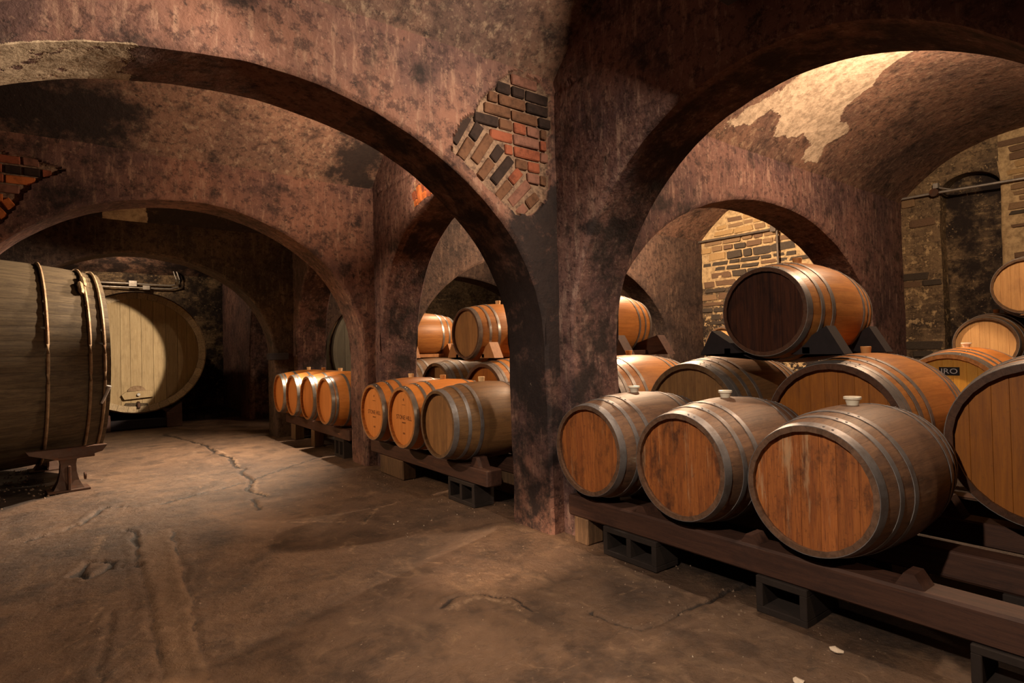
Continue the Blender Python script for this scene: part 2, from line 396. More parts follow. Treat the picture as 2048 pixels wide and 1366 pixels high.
def arch_wall(name, M, w0, w1, u0, u1, top, opens, mat, du=.06, maskf=None, recess=None, backdu=None, parent=None, zbase=-.02):
    """wall along u, between w0 (front) and w1 (back). opens: (centre, half width, spring z, rise)."""
    R = .022
    V = []; F = []
    def grid(rows):
        n0 = len(V); nr = len(rows); nc = len(rows[0])
        for r in rows:
            for p in r: V.append(p)
        for i in range(nr-1):
            for j in range(nc-1):
                a = n0+i*nc+j; F.append((a, a+1, a+1+nc, a+nc))
    opens = sorted(opens)
    spans = []; cur = u0
    for (c, a, zs, b) in opens:
        if c-a > cur: spans.append(('pier', cur, c-a))
        spans.append(('arch', c, a, zs, b)); cur = c+a
    if cur < u1: spans.append(('pier', cur, u1))
    zt = lambda u: top(u) if callable(top) else top
    spring = {}
    for (c, a, zs, b) in opens: spring[round(c-a, 4)] = zs; spring[round(c+a, 4)] = zs
    for side, (w, sgn) in enumerate(((w0, 1 if w1 > w0 else -1), (w1, -1 if w1 > w0 else 1))):
        step = du if side == 0 else (backdu or du)
        for sp in spans:
            if sp[0] == 'pier':
                n = max(2, int((sp[2]-sp[1])/step)); us = [sp[1]+(sp[2]-sp[1])*i/n for i in range(n+1)]
                has_l = abs(sp[1]-u0) > 1e-6; has_r = abs(sp[2]-u1) > 1e-6
                nz = max(4, int(zt(sp[1])/step)); rows = []
                for k in range(nz+1):
                    row = []
                    def zz(u): return zbase+(zt(u)-zbase)*k/nz
                    if has_l:
                        row.append(M(sp[1], w+(sgn*R if zz(sp[1]) < spring.get(round(sp[1], 4), 1.2)+.03 else 0), zz(sp[1]))); uu = [sp[1]+R]+us[1:]
                    else: uu = us[:]
                    if has_r: uu = uu[:-1]+[sp[2]-R]
                    row += [M(u, w, zz(u)) for u in uu]
                    if has_r: row.append(M(sp[2], w+(sgn*R if zz(sp[2]) < spring.get(round(sp[2], 4), 1.2)+.03 else 0), zz(sp[2])))
                    rows.append(row)
                grid(rows)
            else:
                _, c, a, zs, b = sp
                n = max(14, int(PI*(a+b)/2/step)); ths = [PI - PI*i/n for i in range(n+1)]
                nz = max(5, int((zt(c)-zs)/step)); rows = [[], []] + [[] for _ in range(nz)]
                for th in ths:
                    u = c+a*math.cos(th); z = zs+b*math.sin(th)
                    nx, nzv = math.cos(th)*b, math.sin(th)*a; L = math.hypot(nx, nzv); nx /= L; nzv /= L
                    uo, zo = u+nx*R, z+nzv*R
                    rows[0].append(M(u, w+sgn*R, z)); rows[1].append(M(uo, w, zo))
                    for k in range(1, nz+1):
                        f = k/nz; uu = uo+(u-uo)*min(1, f*3); rows[k+1].append(M(uu, w, zo+(zt(u)-zo)*f))
                grid(rows)
    # soffits and jambs
    sg = 1 if w1 > w0 else -1
    for (c, a, zs, b) in opens:
        n = max(20, int(PI*(a+b)/2/du)); nj = max(6, int(zs/du))
        path = [(c-a, zbase+(zs-zbase)*i/nj) for i in range(nj)]
        path += [(c+a*math.cos(PI-PI*i/n), zs+b*math.sin(PI*i/n)) for i in range(n+1)]
        path += [(c+a, zs-(zs-zbase)*i/nj) for i in range(1, nj+1)]
        nw = max(3, int(abs(w1-w0)/du)); ws = [w0+sg*R+(w1-w0-2*sg*R)*k/nw for k in range(nw+1)]
        grid([[M(u, ww, z) for (u, z) in path] for ww in ws])
    # closed ends and top
    nw = 3
    for ue in (u0, u1):
        nz = 12; grid([[M(ue, w0+(w1-w0)*i/nw, zbase+(zt(ue)-zbase)*k/nz) for i in range(nw+1)] for k in range(nz+1)])
    n = 30; grid([[M(u0+(u1-u0)*j/n, w0+(w1-w0)*i/nw, zt(u0+(u1-u0)*j/n)) for j in range(n+1)] for i in range(nw+1)])
    return sheet_object(name, V, F, mat, maskf, 'structure', parent, recess=recess)

MY = lambda u, w, z: (u, w, z)       # wall along X, thickness along Y
MX = lambda u, w, z: (w, u, z)       # wall along Y, thickness along X

# ------------------------------------------------------------------ geometry constants
T1P = [(2.126, 2.932), (2.2, 2.985), (2.30, 2.99), (2.43, 2.96), (2.51, 2.90), (2.49, 2.80), (2.52, 2.70), (2.47, 2.60), (2.50, 2.50), (2.46, 2.40), (2.48, 2.30), (2.43, 2.18), (2.33, 2.09), (2.20, 2.07),
       (2.01, 2.19), (1.885, 2.29), (1.735, 2.40), (1.805, 2.598), (1.90, 2.64), (1.922, 2.715), (2.047, 2.839)]
T2P = [(-.62, 2.80), (-.5, 2.827), (-.323, 2.821), (-.107, 2.759), (-.218, 2.690), (-.325, 2.60), (-.371, 2.52), (-.416, 2.42), (-.475, 2.33), (-.56, 2.22), (-.72, 2.3)]
ARP = [(4.861, 2.88), (4.30, 2.86), (4.30, 2.67), (4.656, 2.63), (4.855, 2.60), (4.95, 2.57), (4.933, 2.70)]
PV1 = [(4.05, 2.80), (4.377, 2.744), (4.543, 2.61), (4.62, 2.517), (4.71, 2.434), (4.756, 2.287), (4.87, 2.098), (5.1, 1.7), (5.45, 1.60), (5.549, 1.945), (5.686, 2.116), (5.706, 2.339),
       (5.829, 2.437), (6.083, 2.429), (6.12, 2.504), (5.97, 2.644), (6.1, 2.78), (5.721, 2.80), (5.739, 2.683), (5.608, 2.643), (5.113, 2.726),
       (5.031, 2.608), (4.808, 2.555), (4.701, 2.706), (4.476, 2.759)]
PV2 = [(6.429, 2.80), (6.528, 2.641), (6.697, 2.51), (7.0, 2.62), (7.5, 2.60), (7.973, 2.672), (8.12, 2.78), (7.078, 2.79)]
SV1 = [(-1.2, 5.2), (-.3, 5.35), (.0, 5.40), (.33, 5.42), (.46, 5.55), (.38, 5.68), (.18, 5.9), (-1.2, 5.9)]
SV2 = [(1.9, 5.75), (2.1, 5.35), (2.6, 5.2), (2.6, 5.9), (1.95, 5.9)]
BAY = [(-2.73, -.16), (.27, 2.84), (3.27, 5.84), (6.27, 8.84), (9.27, 14.3)]
XL, XR = -3.6, 8.5

# ------------------------------------------------------------------ floor
CR = [  # cracks: polyline, half width, depth
    ([(1.0, 10.6), (1.211, 9.595), (1.338, 8.815), (1.304, 8.009), (1.402, 7.547), (1.321, 6.972), (1.391, 6.711), (1.288, 6.531), (1.306, 6.016), (1.175, 5.632), (1.245, 5.251), (1.133, 5.233), (1.111, 4.82)], .018, .02),
    ([(.433, 5.548), (.709, 5.673), (1.306, 6.016), (1.715, 6.406), (2.263, 6.836)], .010, .012),
    ([(-.5, 5.0), (-.269, 5.164), (-.169, 5.231), (-.109, 5.26), (-.032, 5.344), (.017, 5.498), (.124, 5.749), (.266, 5.675)], .013, .018),
    ([(-.046, 4.111), (-.015, 4.298), (.139, 4.195), (.072, 4.089), (.009, 3.99), (-.039, 4.08), (-.046, 4.111)], .016, .025),
    ([(.021, 3.994), (.071, 4.073), (.16, 4.066), (.263, 4.033)], .018, .025),
    ([(.23, 4.963), (.272, 4.847), (.259, 4.394)], .011, .014),
    ([(1.895, 1.92), (1.856, 1.889), (1.876, 1.795), (1.899, 1.662), (2.058, 1.644), (2.318, 1.649), (2.542, 1.638), (2.75, 1.62)], .012, .018),
    ([(1.337, 2.393), (1.456, 2.442), (1.584, 2.395), (1.658, 2.273), (1.66, 2.085)], .011, .010),
    ([(.482, 4.659), (.45, 4.0), (.414, 3.292), (.385, 2.9), (.354, 2.422), (.3, 1.9)], .006, .0028),
    ([(.258, 4.366), (.25, 3.8), (.244, 3.291), (.238, 2.9), (.235, 2.519), (.22, 1.9)], .007, .0035),
    ([(.018, 2.5), (.059, 3.03), (.073, 3.202), (.109, 3.378)], .009, .004),
    ([(1.624, 3.995), (1.834, 4.283), (2.018, 4.336)], .007, .006),
]
WORN = [([(1.276, 3.55), (1.342, 3.615), (1.364, 3.51), (1.303, 3.41)], .05), ([(1.35, 2.33), (1.45, 2.38), (1.57, 2.34), (1.62, 2.2)], .045),
        ([(1.60, 3.96), (1.80, 4.24), (2.0, 4.30)], .05), ([(1.36, 6.8), (1.42, 7.5), (1.36, 8.4)], .05), ([(1.33, 6.0), (1.22, 5.5), (1.28, 5.25)], .06),
        ([(.03, 4.45), (.08, 4.85)], .07), ([(1.2, 4.3), (1.5, 4.1)], .04), ([(.0, 3.3), (.05, 3.5)], .03), ([(.95, 3.9), (.98, 4.0)], .03)]
STRIP = [(.258, 4.7), (.482, 4.75), (.45, 4.0), (.414, 3.292), (.354, 2.422), (.29, 1.7), (.21, 1.7), (.235, 2.5), (.244, 3.29), (.25, 3.8)]
DIRT = [(-3.6, 4.6), (-.9, 5.9), (-.557, 6.237), (-.383, 6.445), (-.20, 6.66), (-.3, 7.6), (-.5, 8.6), (-3.6, 9)]
def floor():
    ys = [-2.9]
    while ys[-1] < 14.5:
        y = ys[-1]; ys.append(y + (.12 if y < 1.0 else max(.014, .0075*y)))
    xs = [-3.7]
    while xs[-1] < 8.6:
        x = xs[-1]; xs.append(x + (.015 if -.45 <= x < 2.7 else .12))
    V = []; F = []; cols = []
    nx = len(xs)
    for y in ys:
        near = y > 1.0
        for x in xs:
            p = Vector((x, y, 0))
            z = noise.noise(p*.9)*.012 + noise.noise(p*4)*.004 + noise.noise(p*13)*.0018
            r = g = b = 0.0
            if near and -.6 < x < 2.9 and y < 11:
                q = noise.noise_vector(Vector((x*9, y*9, 0)))*.03
                xx, yy = x+q.x, y+q.y
                for pl, wd, dp in CR:
                    lo = min(a[0] for a in pl)-.08; hi = max(a[0] for a in pl)+.08
                    if not lo < xx < hi: continue
                    d = polyd(xx, yy, pl, False); ww = max(.012+.0035*y, wd*(1+.12*y))*(.8+.4*noise.noise(Vector((x*5, y*5, 3))))
                    if d < ww: z -= dp*(1-d/ww)*1.3; r = max(r, min(1.0, min(1.5, .35+dp*90)*(1-d/ww)*(.55+1.2*abs(noise.noise(Vector((x*3.1, y*3.1, 9)))))))
                    elif d < ww*3: z += .003
                for pl, wd in WORN:
                    d = polyd(xx, yy, pl, False)
                    if d < wd: g = max(g, 1-d/wd)
                if inpoly(xx, yy, STRIP): b = 1.0; z += .006
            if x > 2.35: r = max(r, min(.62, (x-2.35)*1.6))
            if x < .3 and y > 4.5:
                s_ = soft(x, y, DIRT, .12)
                if s_ > 0: r = max(r, s_*.75); z += s_*(.012*noise.noise(p*9)-.01)
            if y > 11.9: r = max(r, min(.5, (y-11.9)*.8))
            V.append((x, y, z)); cols += [r, g, b, 1.0]
    for j in range(len(ys)-1):
        for i in range(nx-1):
            a = j*nx+i; F.append((a, a+1, a+1+nx, a+nx))
    me = mesh('floor', V, F, True)
    ca = me.color_attributes.new('mask', 'FLOAT_COLOR', 'POINT'); ca.data.foreach_set('color', cols)
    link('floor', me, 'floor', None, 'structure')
floor()

# ------------------------------------------------------------------ vaults
def vault(k, y0, y1):
    c = (y0+y1)/2; h = (y1-y0)/2
    rise = .6 if k < 4 else .75
    Rr = (h*h+rise*rise)/(2*rise); zc = 3.0+rise-Rr
    a0 = math.asin(min(1, (h+.03)/Rr)); n = 44 if k in (1, 2, 3) else 20
    step = .06 if k in (1, 2) else .12
    xs = [XL-.1+step*i for i in range(int((XR-XL+.3)/step)+1)]
    V = []; F = []
    for i in range(n+1):
        a = -a0+2*a0*i/n
        for x in xs: V.append((x, c+Rr*math.sin(a), zc+Rr*math.cos(a)))
    nx = len(xs)
    for i in range(n):
        for j in range(nx-1):
            q = i*nx+j; F.append((q, q+nx, q+nx+1, q+1))
    def mf(p):
        r = g = 0
        if k == 1:
            if p.x > 2.6: g = max(soft(p.x, p.y, PV1, .07), .48*soft(p.x, p.y, PV2, .2))
            else: r = .42 if p.y > 2.2 and p.x > 2.2 else .1  # corner outside the flood's beam: shade painted in as a darker tone
        if k == 2: r = max(soft(p.x, p.y, SV1, .3), soft(p.x, p.y, SV2, .3))  # darker left part and right corner of the second vault
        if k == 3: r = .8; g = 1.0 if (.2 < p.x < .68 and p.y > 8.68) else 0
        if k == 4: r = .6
        return (r, g, 0)
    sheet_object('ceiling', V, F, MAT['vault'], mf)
for k, (a, b) in enumerate(BAY): vault(k, a, b)

# ------------------------------------------------------------------ transverse arch walls
ARC_A = {0: (.64, 1.78, 1.2, 1.39), 1: (.64, 1.78, 1.2, 1.395), 2: (.75, 1.66, 1.2, 1.43), 3: (.62, 1.64, 1.2, 1.39)}
ARC_R = (5.30, 2.32, 1.12, 1.45)
def topz(u): return 3.12
def patch_recess(P, axis, sgn):
    def f(p):
        a, b = (p.x, p.z) if axis == 'Y' else (p.y, p.z)
        q = noise.noise_vector(Vector((a*14, b*14, 2)))*.018
        return inpoly(a+q.x, b+q.y, P)
    return f
def transverse(k):
    y0 = BAY[k][1]; y1 = BAY[k+1][0]
    front_patch = None
    if k == 1: front_patch = patch_recess(T1P, 'Y', 1)
    if k == 2: front_patch = patch_recess(T2P, 'Y', 1)
    def mf(p):
        r = 0; b = 0; g = 0
        if k == 1:
            d = math.hypot(p.x-2.5, (p.z-1.6)*.35)
            r = max(0, .95-d*1.1) if p.z < 2.3 else max(0, .5-abs(p.x-2.5)*2.2)  # soot and shade painted dark round the big pillar and corner
            if p.z < .45 and p.x > 2.2: r *= .4
            if p.x < .5 and p.y > y0+.015 and p.z > 1: g = .62*max(0, min(1, (.35-p.x)*5)); r = 0  # pale scraped plaster, also painting in the flood's light on the soffit
            if p.y > y0+.015 and p.x > 1.2: r = max(r, .55)  # right part of the soffit: soot and shade painted dark
        if k == 2: r = .35 if p.x > 2.1 and p.z > 1 and p.z < 2.4 else 0
        if k == 3: r = .30
        if front_patch and p.y < y0+.01 and front_patch(p): b = 1; r = 0
        return (r, g, b)
    rc = None
    if front_patch: rc = lambda p: Vector((0, .034, 0)) if (p.y < y0+.01 and front_patch(p)) else None
    # aisle arch from the left arcade to the right arcade
    a = ARC_A[k]
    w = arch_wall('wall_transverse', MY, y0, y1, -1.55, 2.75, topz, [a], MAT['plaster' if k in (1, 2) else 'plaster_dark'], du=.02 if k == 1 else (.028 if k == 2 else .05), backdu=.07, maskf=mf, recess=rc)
    w.name = 'wall_aisle_arch' if k == 1 else w.name
    def mr(p): return (.25 if p.z > 2.6 else .1, 0, 0)
    arch_wall('wall_bay_arch', MY, y0+.003, y1-.003, 2.75, 8.6, topz, [ARC_R], MAT['plaster_mauve' if k == 1 else 'plaster_dark'], du=.045, backdu=.08, maskf=mr)
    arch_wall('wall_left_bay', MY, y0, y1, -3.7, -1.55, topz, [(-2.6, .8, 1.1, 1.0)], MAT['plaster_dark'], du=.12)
    return w
TW = {k: transverse(k) for k in (0, 1, 2, 3)}

# ------------------------------------------------------------------ arcade walls (along the aisle)
opensR = [(-1.48, 1.2, 1.2, 1.40), (1.40, 1.33, 1.2, 1.40), (4.50, 1.22, 1.2, 1.40), (7.50, 1.22, 1.2, 1.40), (10.55, 1.2, 1.2, 1.40)]
arp = patch_recess(ARP, 'X', 1)
def mfA(p):
    r = .0; b = 0
    if p.y < 3: r = (.36 if p.z > 2 else .5) if p.z < 2.9 else .2  # near arcade bay painted darker, soot and shade together
    if p.x > 2.6: r = .55
    if p.x < 2.545 and arp(p): b = 1; r = 0
    return (r, 0, b)
def topA(u):
    for (a, b) in BAY:
        if a <= u <= b:
            c = (a+b)/2; h = (b-a)/2; rise = .6 if b < 9 else .75
            Rr = (h*h+rise*rise)/(2*rise); return 3.0+rise-Rr+math.sqrt(max(0, Rr*Rr-(u-c)**2))+.05
    return 3.1
WA = arch_wall('wall_arcade_right', MX, 2.53, 2.98, -2.8, 14.3, topA, opensR, MAT['plaster_mauve'], du=.04, backdu=.08, maskf=mfA,
               recess=lambda p: Vector((.034, 0, 0)) if (p.x < 2.545 and arp(p)) else (Vector((.012, 0, 0)) if p.x < 2.56 and 2.915 < p.z < 2.945 and .3 < p.y < 5.8 else None))
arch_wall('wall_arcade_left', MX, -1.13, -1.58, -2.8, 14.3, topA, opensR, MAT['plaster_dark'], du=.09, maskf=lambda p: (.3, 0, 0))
# outer shell
def flat_wall(name, M, w, u0, u1, z1, mat, du=.08, mf=None, thick=.12):
    nu = int((u1-u0)/du)+1; nz = int(z1/du)+1; V = []; F = []
    for ww in (w, w+thick):
        n0 = len(V)
        for k in range(nz+1):
            for i in range(nu+1): V.append(M(u0+(u1-u0)*i/nu, ww, -.02+(z1+.02)*k/nz))
        for k in range(nz):
            for i in range(nu):
                a = n0+k*(nu+1)+i; F.append((a, a+1, a+nu+2, a+nu+1))
    return sheet_object(name, V, F, mat, mf, displace=(.03, .012))
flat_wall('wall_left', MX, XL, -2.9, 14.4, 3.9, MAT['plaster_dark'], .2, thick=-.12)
def mfb(p): return (.62 if noise.noise(p*1.3) > -.15 else .35, 0, 0)
WB = flat_wall('wall_back', MY, 14.3, -3.7, 8.6, 3.9, MAT['rubble'], .09, mfb)
flat_wall('wall_front', MY, -2.8, -3.7, 8.6, 3.9, MAT['plaster_dark'], .2, thick=-.12)
flat_wall('wall_right_end', MY, 11.84, 2.98, 8.6, 3.9, MAT['rubble'], .12)
# right outer wall, a piece per bay; the first has a blind niche
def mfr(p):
    r = max(0, min(.7, .62-(p.z-.9)*.34))  # darker towards the floor
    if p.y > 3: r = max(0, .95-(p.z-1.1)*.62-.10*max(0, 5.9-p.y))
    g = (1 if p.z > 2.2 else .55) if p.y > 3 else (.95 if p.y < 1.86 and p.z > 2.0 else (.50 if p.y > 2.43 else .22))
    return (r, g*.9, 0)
WR = arch_wall('wall_right', MX, 8.5, 8.78, -.2, 2.9, lambda u: 3.75, [(2.14, .29, 3.02, .20)], MAT['rubble'], du=.035, backdu=.3, maskf=mfr)
flat_wall('wall_right_niche', MX, 8.74, 1.7, 2.6, 3.4, MAT['rubble'], .05, lambda p: (.6, 0, 0))
WR2 = flat_wall('wall_right_far_bay', MX, 8.5, 3.2, 5.95, 3.75, MAT['rubble'], .045, mfr)
WR3 = flat_wall('wall_right_last_bay', MX, 8.5, 6.2, 12, 3.75, MAT['vault'], .1)
flat_wall('wall_right_near', MX, 8.5, -2.9, -.1, 3.75, MAT['rubble'], .2)

# ------------------------------------------------------------------ bricks showing where plaster fell
BR = {}
def brick_mesh(L, H, D, mi):
    key = (round(L, 2), round(H, 3), mi)
    if key not in BR:
        b = MB().box(-L/2, L/2, 0, D, -H/2, H/2, .006, .0022); me = mesh('brick', b.V, b.F); me.materials.append(MAT['brick%d' % mi]); BR[key] = me
    return BR[key]
def put_brick(parent, u, z, L, H, ang, wface, axis, mi):
    o = bpy.data.objects.new('brick', brick_mesh(L, H, .05, mi)); wface += .006; COL.objects.link(o); o.parent = parent
    j = random.uniform(-.004, .004)
    if axis == 'Y':
        o.location = (u, wface+j, z); o.rotation_euler = (0, -ang, 0)
    else:
        o.matrix_local = Matrix.Translation((wface+j, u, z)) @ Matrix.Rotation(PI/2, 4, 'Z') @ Matrix.Rotation(-ang, 4, 'Y') @ Matrix.Rotation(PI, 4, 'Z')
def lay_patch(parent, P, arch, wface, axis, ring=.30, tilt=0, wts=(4, 3, 3, 4, 2)):
    c, a, zs, b = arch
    ins = lambda u, z: inpoly(u, z, P)
    # ring of voussoirs standing on the arch
    per = .078; th = 0.0; phase = 0
    ths = []; t = .0
    while t < PI:
        ths.append(t); t += per/math.hypot(a*math.sin(t+.0001), b*math.cos(t))
    for i, t in enumerate(ths):
        u0 = c+a*math.cos(t); z0 = zs+b*math.sin(t)
        nx, nz = math.cos(t)*b, math.sin(t)*a; L = math.hypot(nx, nz); nx /= L; nz /= L
        segs = [(.025, .235), (.248, .36)] if i % 2 else [(.025, .13), (.143, .36)]
        for (s0, s1) in segs:
            s1 = min(s1, ring)
            while s1-s0 > .05 and not ins(u0+nx*s0, z0+nz*s0): s0 += .02
            while s1-s0 > .05 and not ins(u0+nx*(s1-.01), z0+nz*(s1-.01)): s1 -= .02
            if s1-s0 < .055: continue
            m = (s0+s1)/2
            if not ins(u0+nx*m, z0+nz*m): continue
            mi = random.choices(range(5), wts)[0]
            put_brick(parent, u0+nx*m, z0+nz*m, round(s1-s0, 2), .062, math.atan2(nz, nx), wface, axis, mi)
    # level courses above the ring
    z = 2.02; row = 0
    while z < 3.02:
        u = min(p[0] for p in P)-.3 + (.11 if row % 2 else 0)
        while u < max(p[0] for p in P)+.1:
            L = .205 if random.random() < .7 else .10
            s0, s1 = u, u+L
            def ok(x):
                if not ins(x, z): return False
                # outside the ring?
                best = 9
                dx = (x-c); r = math.hypot(dx/(a+ring+.012), (z-zs)/(b+ring+.012)); return r > 1.0
            while s1-s0 > .04 and not ok(s0): s0 += .012
            while s1-s0 > .04 and not ok(s1): s1 -= .012
            if s1-s0 > .045 and ok((s0+s1)/2):
                put_brick(parent, (s0+s1)/2, z, round(s1-s0, 2), .064, tilt, wface, axis, random.choices(range(5), wts)[0])
            u += L+.012
        z += .077; row += 1
lay_patch(TW[1], T1P, ARC_A[1], 2.852, 'Y', .36, 0, (0, 3, 4, 5, 3))
lay_patch(TW[2], T2P, ARC_A[2], 5.846, 'Y', .24, 0, (7, 4, 1, 2, 2))
lay_patch(WA, ARP, opensR[2], 2.536, 'X', .40, 0, (8, 5, 2, 0, 2))

# ------------------------------------------------------------------ stones of the outer wall
def lay_stones(parent, X, y0, y1, z0, z1, ok, pick, lim=290, hs=(.085, .15), gap=.034):
    base = []
    for v in range(10):
        b = MB(); b.box(-.5, .5, -.5, .5, -.5, .5, .09, .05); me = mesh('stone', b.V, b.F)
        base.append(me)
    cache = {}
    z = z0; n = 0
    while z < z1:
        h = random.uniform(*hs); y = y0-random.uniform(0, .2)
        while y < y1:
            L = random.uniform(.16, .42)
            yc = y+L/2; zc = z+h/2+random.uniform(-.006, .006)
            if yc-L/2 > y0-.02 and yc+L/2 < y1+.02 and ok(yc, zc, L) and n < lim:
                mi = pick(yc, zc); v = random.randrange(10); key = (v, mi)
                if key not in cache:
                    m2 = base[v].copy(); m2.materials.append(MAT['stone%d' % mi]); cache[key] = m2
                o = bpy.data.objects.new('stone', cache[key]); COL.objects.link(o); o.parent = parent
                pr = random.uniform(.008, .024)
                o.location = (X+.03-pr, yc, zc); o.scale = (.07, L-gap, h-gap*random.uniform(.7, 1.2)); o.rotation_euler = (random.uniform(-.025, .025), 0, random.uniform(-.02, .02)); n += 1
            y += L
        z += h
def vz2(y, c=4.555):
    return 1.924+math.sqrt(max(0, 1.676**2-(y-c)**2))
lay_stones(WR2, 8.5, 3.9, 5.90, 1.0, 3.55, lambda y, z, L: z < vz2(y)-.08,
           lambda y, z: random.choices([0, 1, 2, 3], (2, 2, 2.5, 2.5) if z > 2.75 else ((5, 2.5, .3, 1) if z > 1.9 else (8, 2, 0, .3)))[0], 240)
lay_stones(WR, 8.5, 1.0, 1.85, .9, 3.5, lambda y, z, L: z < vz2(y, 1.555)-.08,
           lambda y, z: random.choices([0, 1, 2, 3], (2, 3, 3, 3) if z > 2.2 else (7, 3, .3, 1))[0], 150, (.05, .10), .018)
lay_stones(WR, 8.5, 2.45, 2.84, .8, 2.95, lambda y, z, L: True,
           lambda y, z: random.choices([0, 1, 2, 3], (7, 4, 0, 1))[0], 60, (.07, .13), .018)

# ------------------------------------------------------------------ barrels
CACHE = {}
def shared(key, fn):
    if key not in CACHE: CACHE[key] = fn()
    return CACHE[key]
def recalc(me, smooth=False, ang=38):
    import bmesh
    bm = bmesh.new(); bm.from_mesh(me); bmesh.ops.recalc_face_normals(bm, faces=bm.faces); bm.to_mesh(me); bm.free()
    if smooth:
        me.shade_smooth(); me.set_sharp_from_angle(angle=math.radians(ang))
    return me
def prof(x, L, rh, rb): return rb-(rb-rh)*(2*x/L-1)**2
def stave_geo(L, rh, rb, n, i, th, nx=10, z0=None, fill=.994, rs=.0011):
    """one stave, axis +X from 0..L, centre height rb"""
    zc = rb if z0 is None else z0
    a0 = 2*PI*i/n; da = 2*PI/n; na = 3; V = []; F = []
    for s in range(nx+1):
        x = L*s/nx; r = prof(x, L, rh, rb)
        for k in range(na+1):
            f = k/na; a = a0+da*(f*fill+(1-fill)/2); rr = r-(rs if k in (0, na) else 0)
            V.append((x, rr*math.sin(a), zc+rr*math.cos(a)))
        for k in (na, 0):
            f = k/na; a = a0+da*(f*fill+(1-fill)/2); rr = r-th
            V.append((x, rr*math.sin(a), zc+rr*math.cos(a)))
    m = na+3
    for s in range(nx):
        for k in range(m):
            k2 = (k+1) % m; F.append((s*m+k, s*m+k2, (s+1)*m+k2, (s+1)*m+k))
    F.append(tuple(range(m))); F.append(tuple(nx*m+k for k in range(m))[::-1])
    return V, F
def hoop_geo(L, rh, rb, x0, x1, t=.0028, seg=64, z0=None, rivets=True):
    zc = rb if z0 is None else z0
    V = []; F = []
    for k in range(seg):
        a = 2*PI*k/seg; c, s = math.cos(a), math.sin(a)
        for (x, dr) in ((x0, .0), (x0, t), ((x0+x1)/2, t*1.25), (x1, t), (x1, .0)):
            r = prof(x, L, rh, rb)+dr; V.append((x, r*s, zc+r*c))
    for k in range(seg):
        k2 = (k+1) % seg
        for j in range(5):
            j2 = (j+1) % 5; F.append((k*5+j, k2*5+j, k2*5+j2, k*5+j2))
    if rivets:
        for a in (-.35, -.22):
            for xx in ((x0+x1)/2,):
                r = prof(xx, L, rh, rb)+t; n0 = len(V); cx = Vector((xx, r*math.sin(a), zc+r*math.cos(a)))
                nrm = Vector((0, math.sin(a), math.cos(a))); t1 = Vector((1, 0, 0)); t2 = nrm.cross(t1)
                for q in range(6): V.append(tuple(cx+(t1*math.cos(q*PI/3)+t2*math.sin(q*PI/3))*.0055))
                for q in range(6): V.append(tuple(cx+nrm*.003+(t1*math.cos(q*PI/3)+t2*math.sin(q*PI/3))*.0032))
                for q in range(6): F.append((n0+q, n0+(q+1) % 6, n0+6+(q+1) % 6, n0+6+q))
                F.append(tuple(n0+6+q for q in range(6)))
    return V, F
def board_geo(ri, x0, th, y0, y1, zc):
    m = 5; top = []; bot = []
    for k in range(m+1):
        y = y0+(y1-y0)*k/m; h = math.sqrt(max(1e-5, ri*ri-y*y)); top.append((y, h)); bot.append((y, -h))
    poly = bot+top[::-1]; n = len(poly); e = .0014
    cx = (y0+y1)/2
    V = [(x0+.0012, y, zc+z) for y, z in poly] + [(x0, cx+(y-cx)*(1-.03), zc+z*.997) for y, z in poly] + [(x0+th, y, zc+z) for y, z in poly]
    F = [tuple(n+i for i in range(n))[::-1], tuple(2*n+i for i in range(n))]
    for i in range(n):
        j = (i+1) % n; F.append((i, j, n+j, n+i)); F.append((i, j, 2*n+j, 2*n+i))
    return V, F
SPEC = {
    # L, head radius, bilge radius, staves, wall thickness, recess, hoops (x0,x1) for the front half
    'barrique': (.87, .265, .320, 26, .022, .030, [(.0, .042), (.115, .142), (.215, .245)], 7),
    'tight': (.87, .265, .320, 26, .022, .030, [(.0, .038), (.048, .075), (.19, .218)], 7),
    'cask': (.97, .365, .415, 30, .031, .042, [(.0, .046), (.051, .080), (.137, .169), (.24, .27)], 9),
    'small': (.90, .270, .325, 24, .022, .028, [(.0, .036), (.10, .128), (.22, .25)], 7),
}
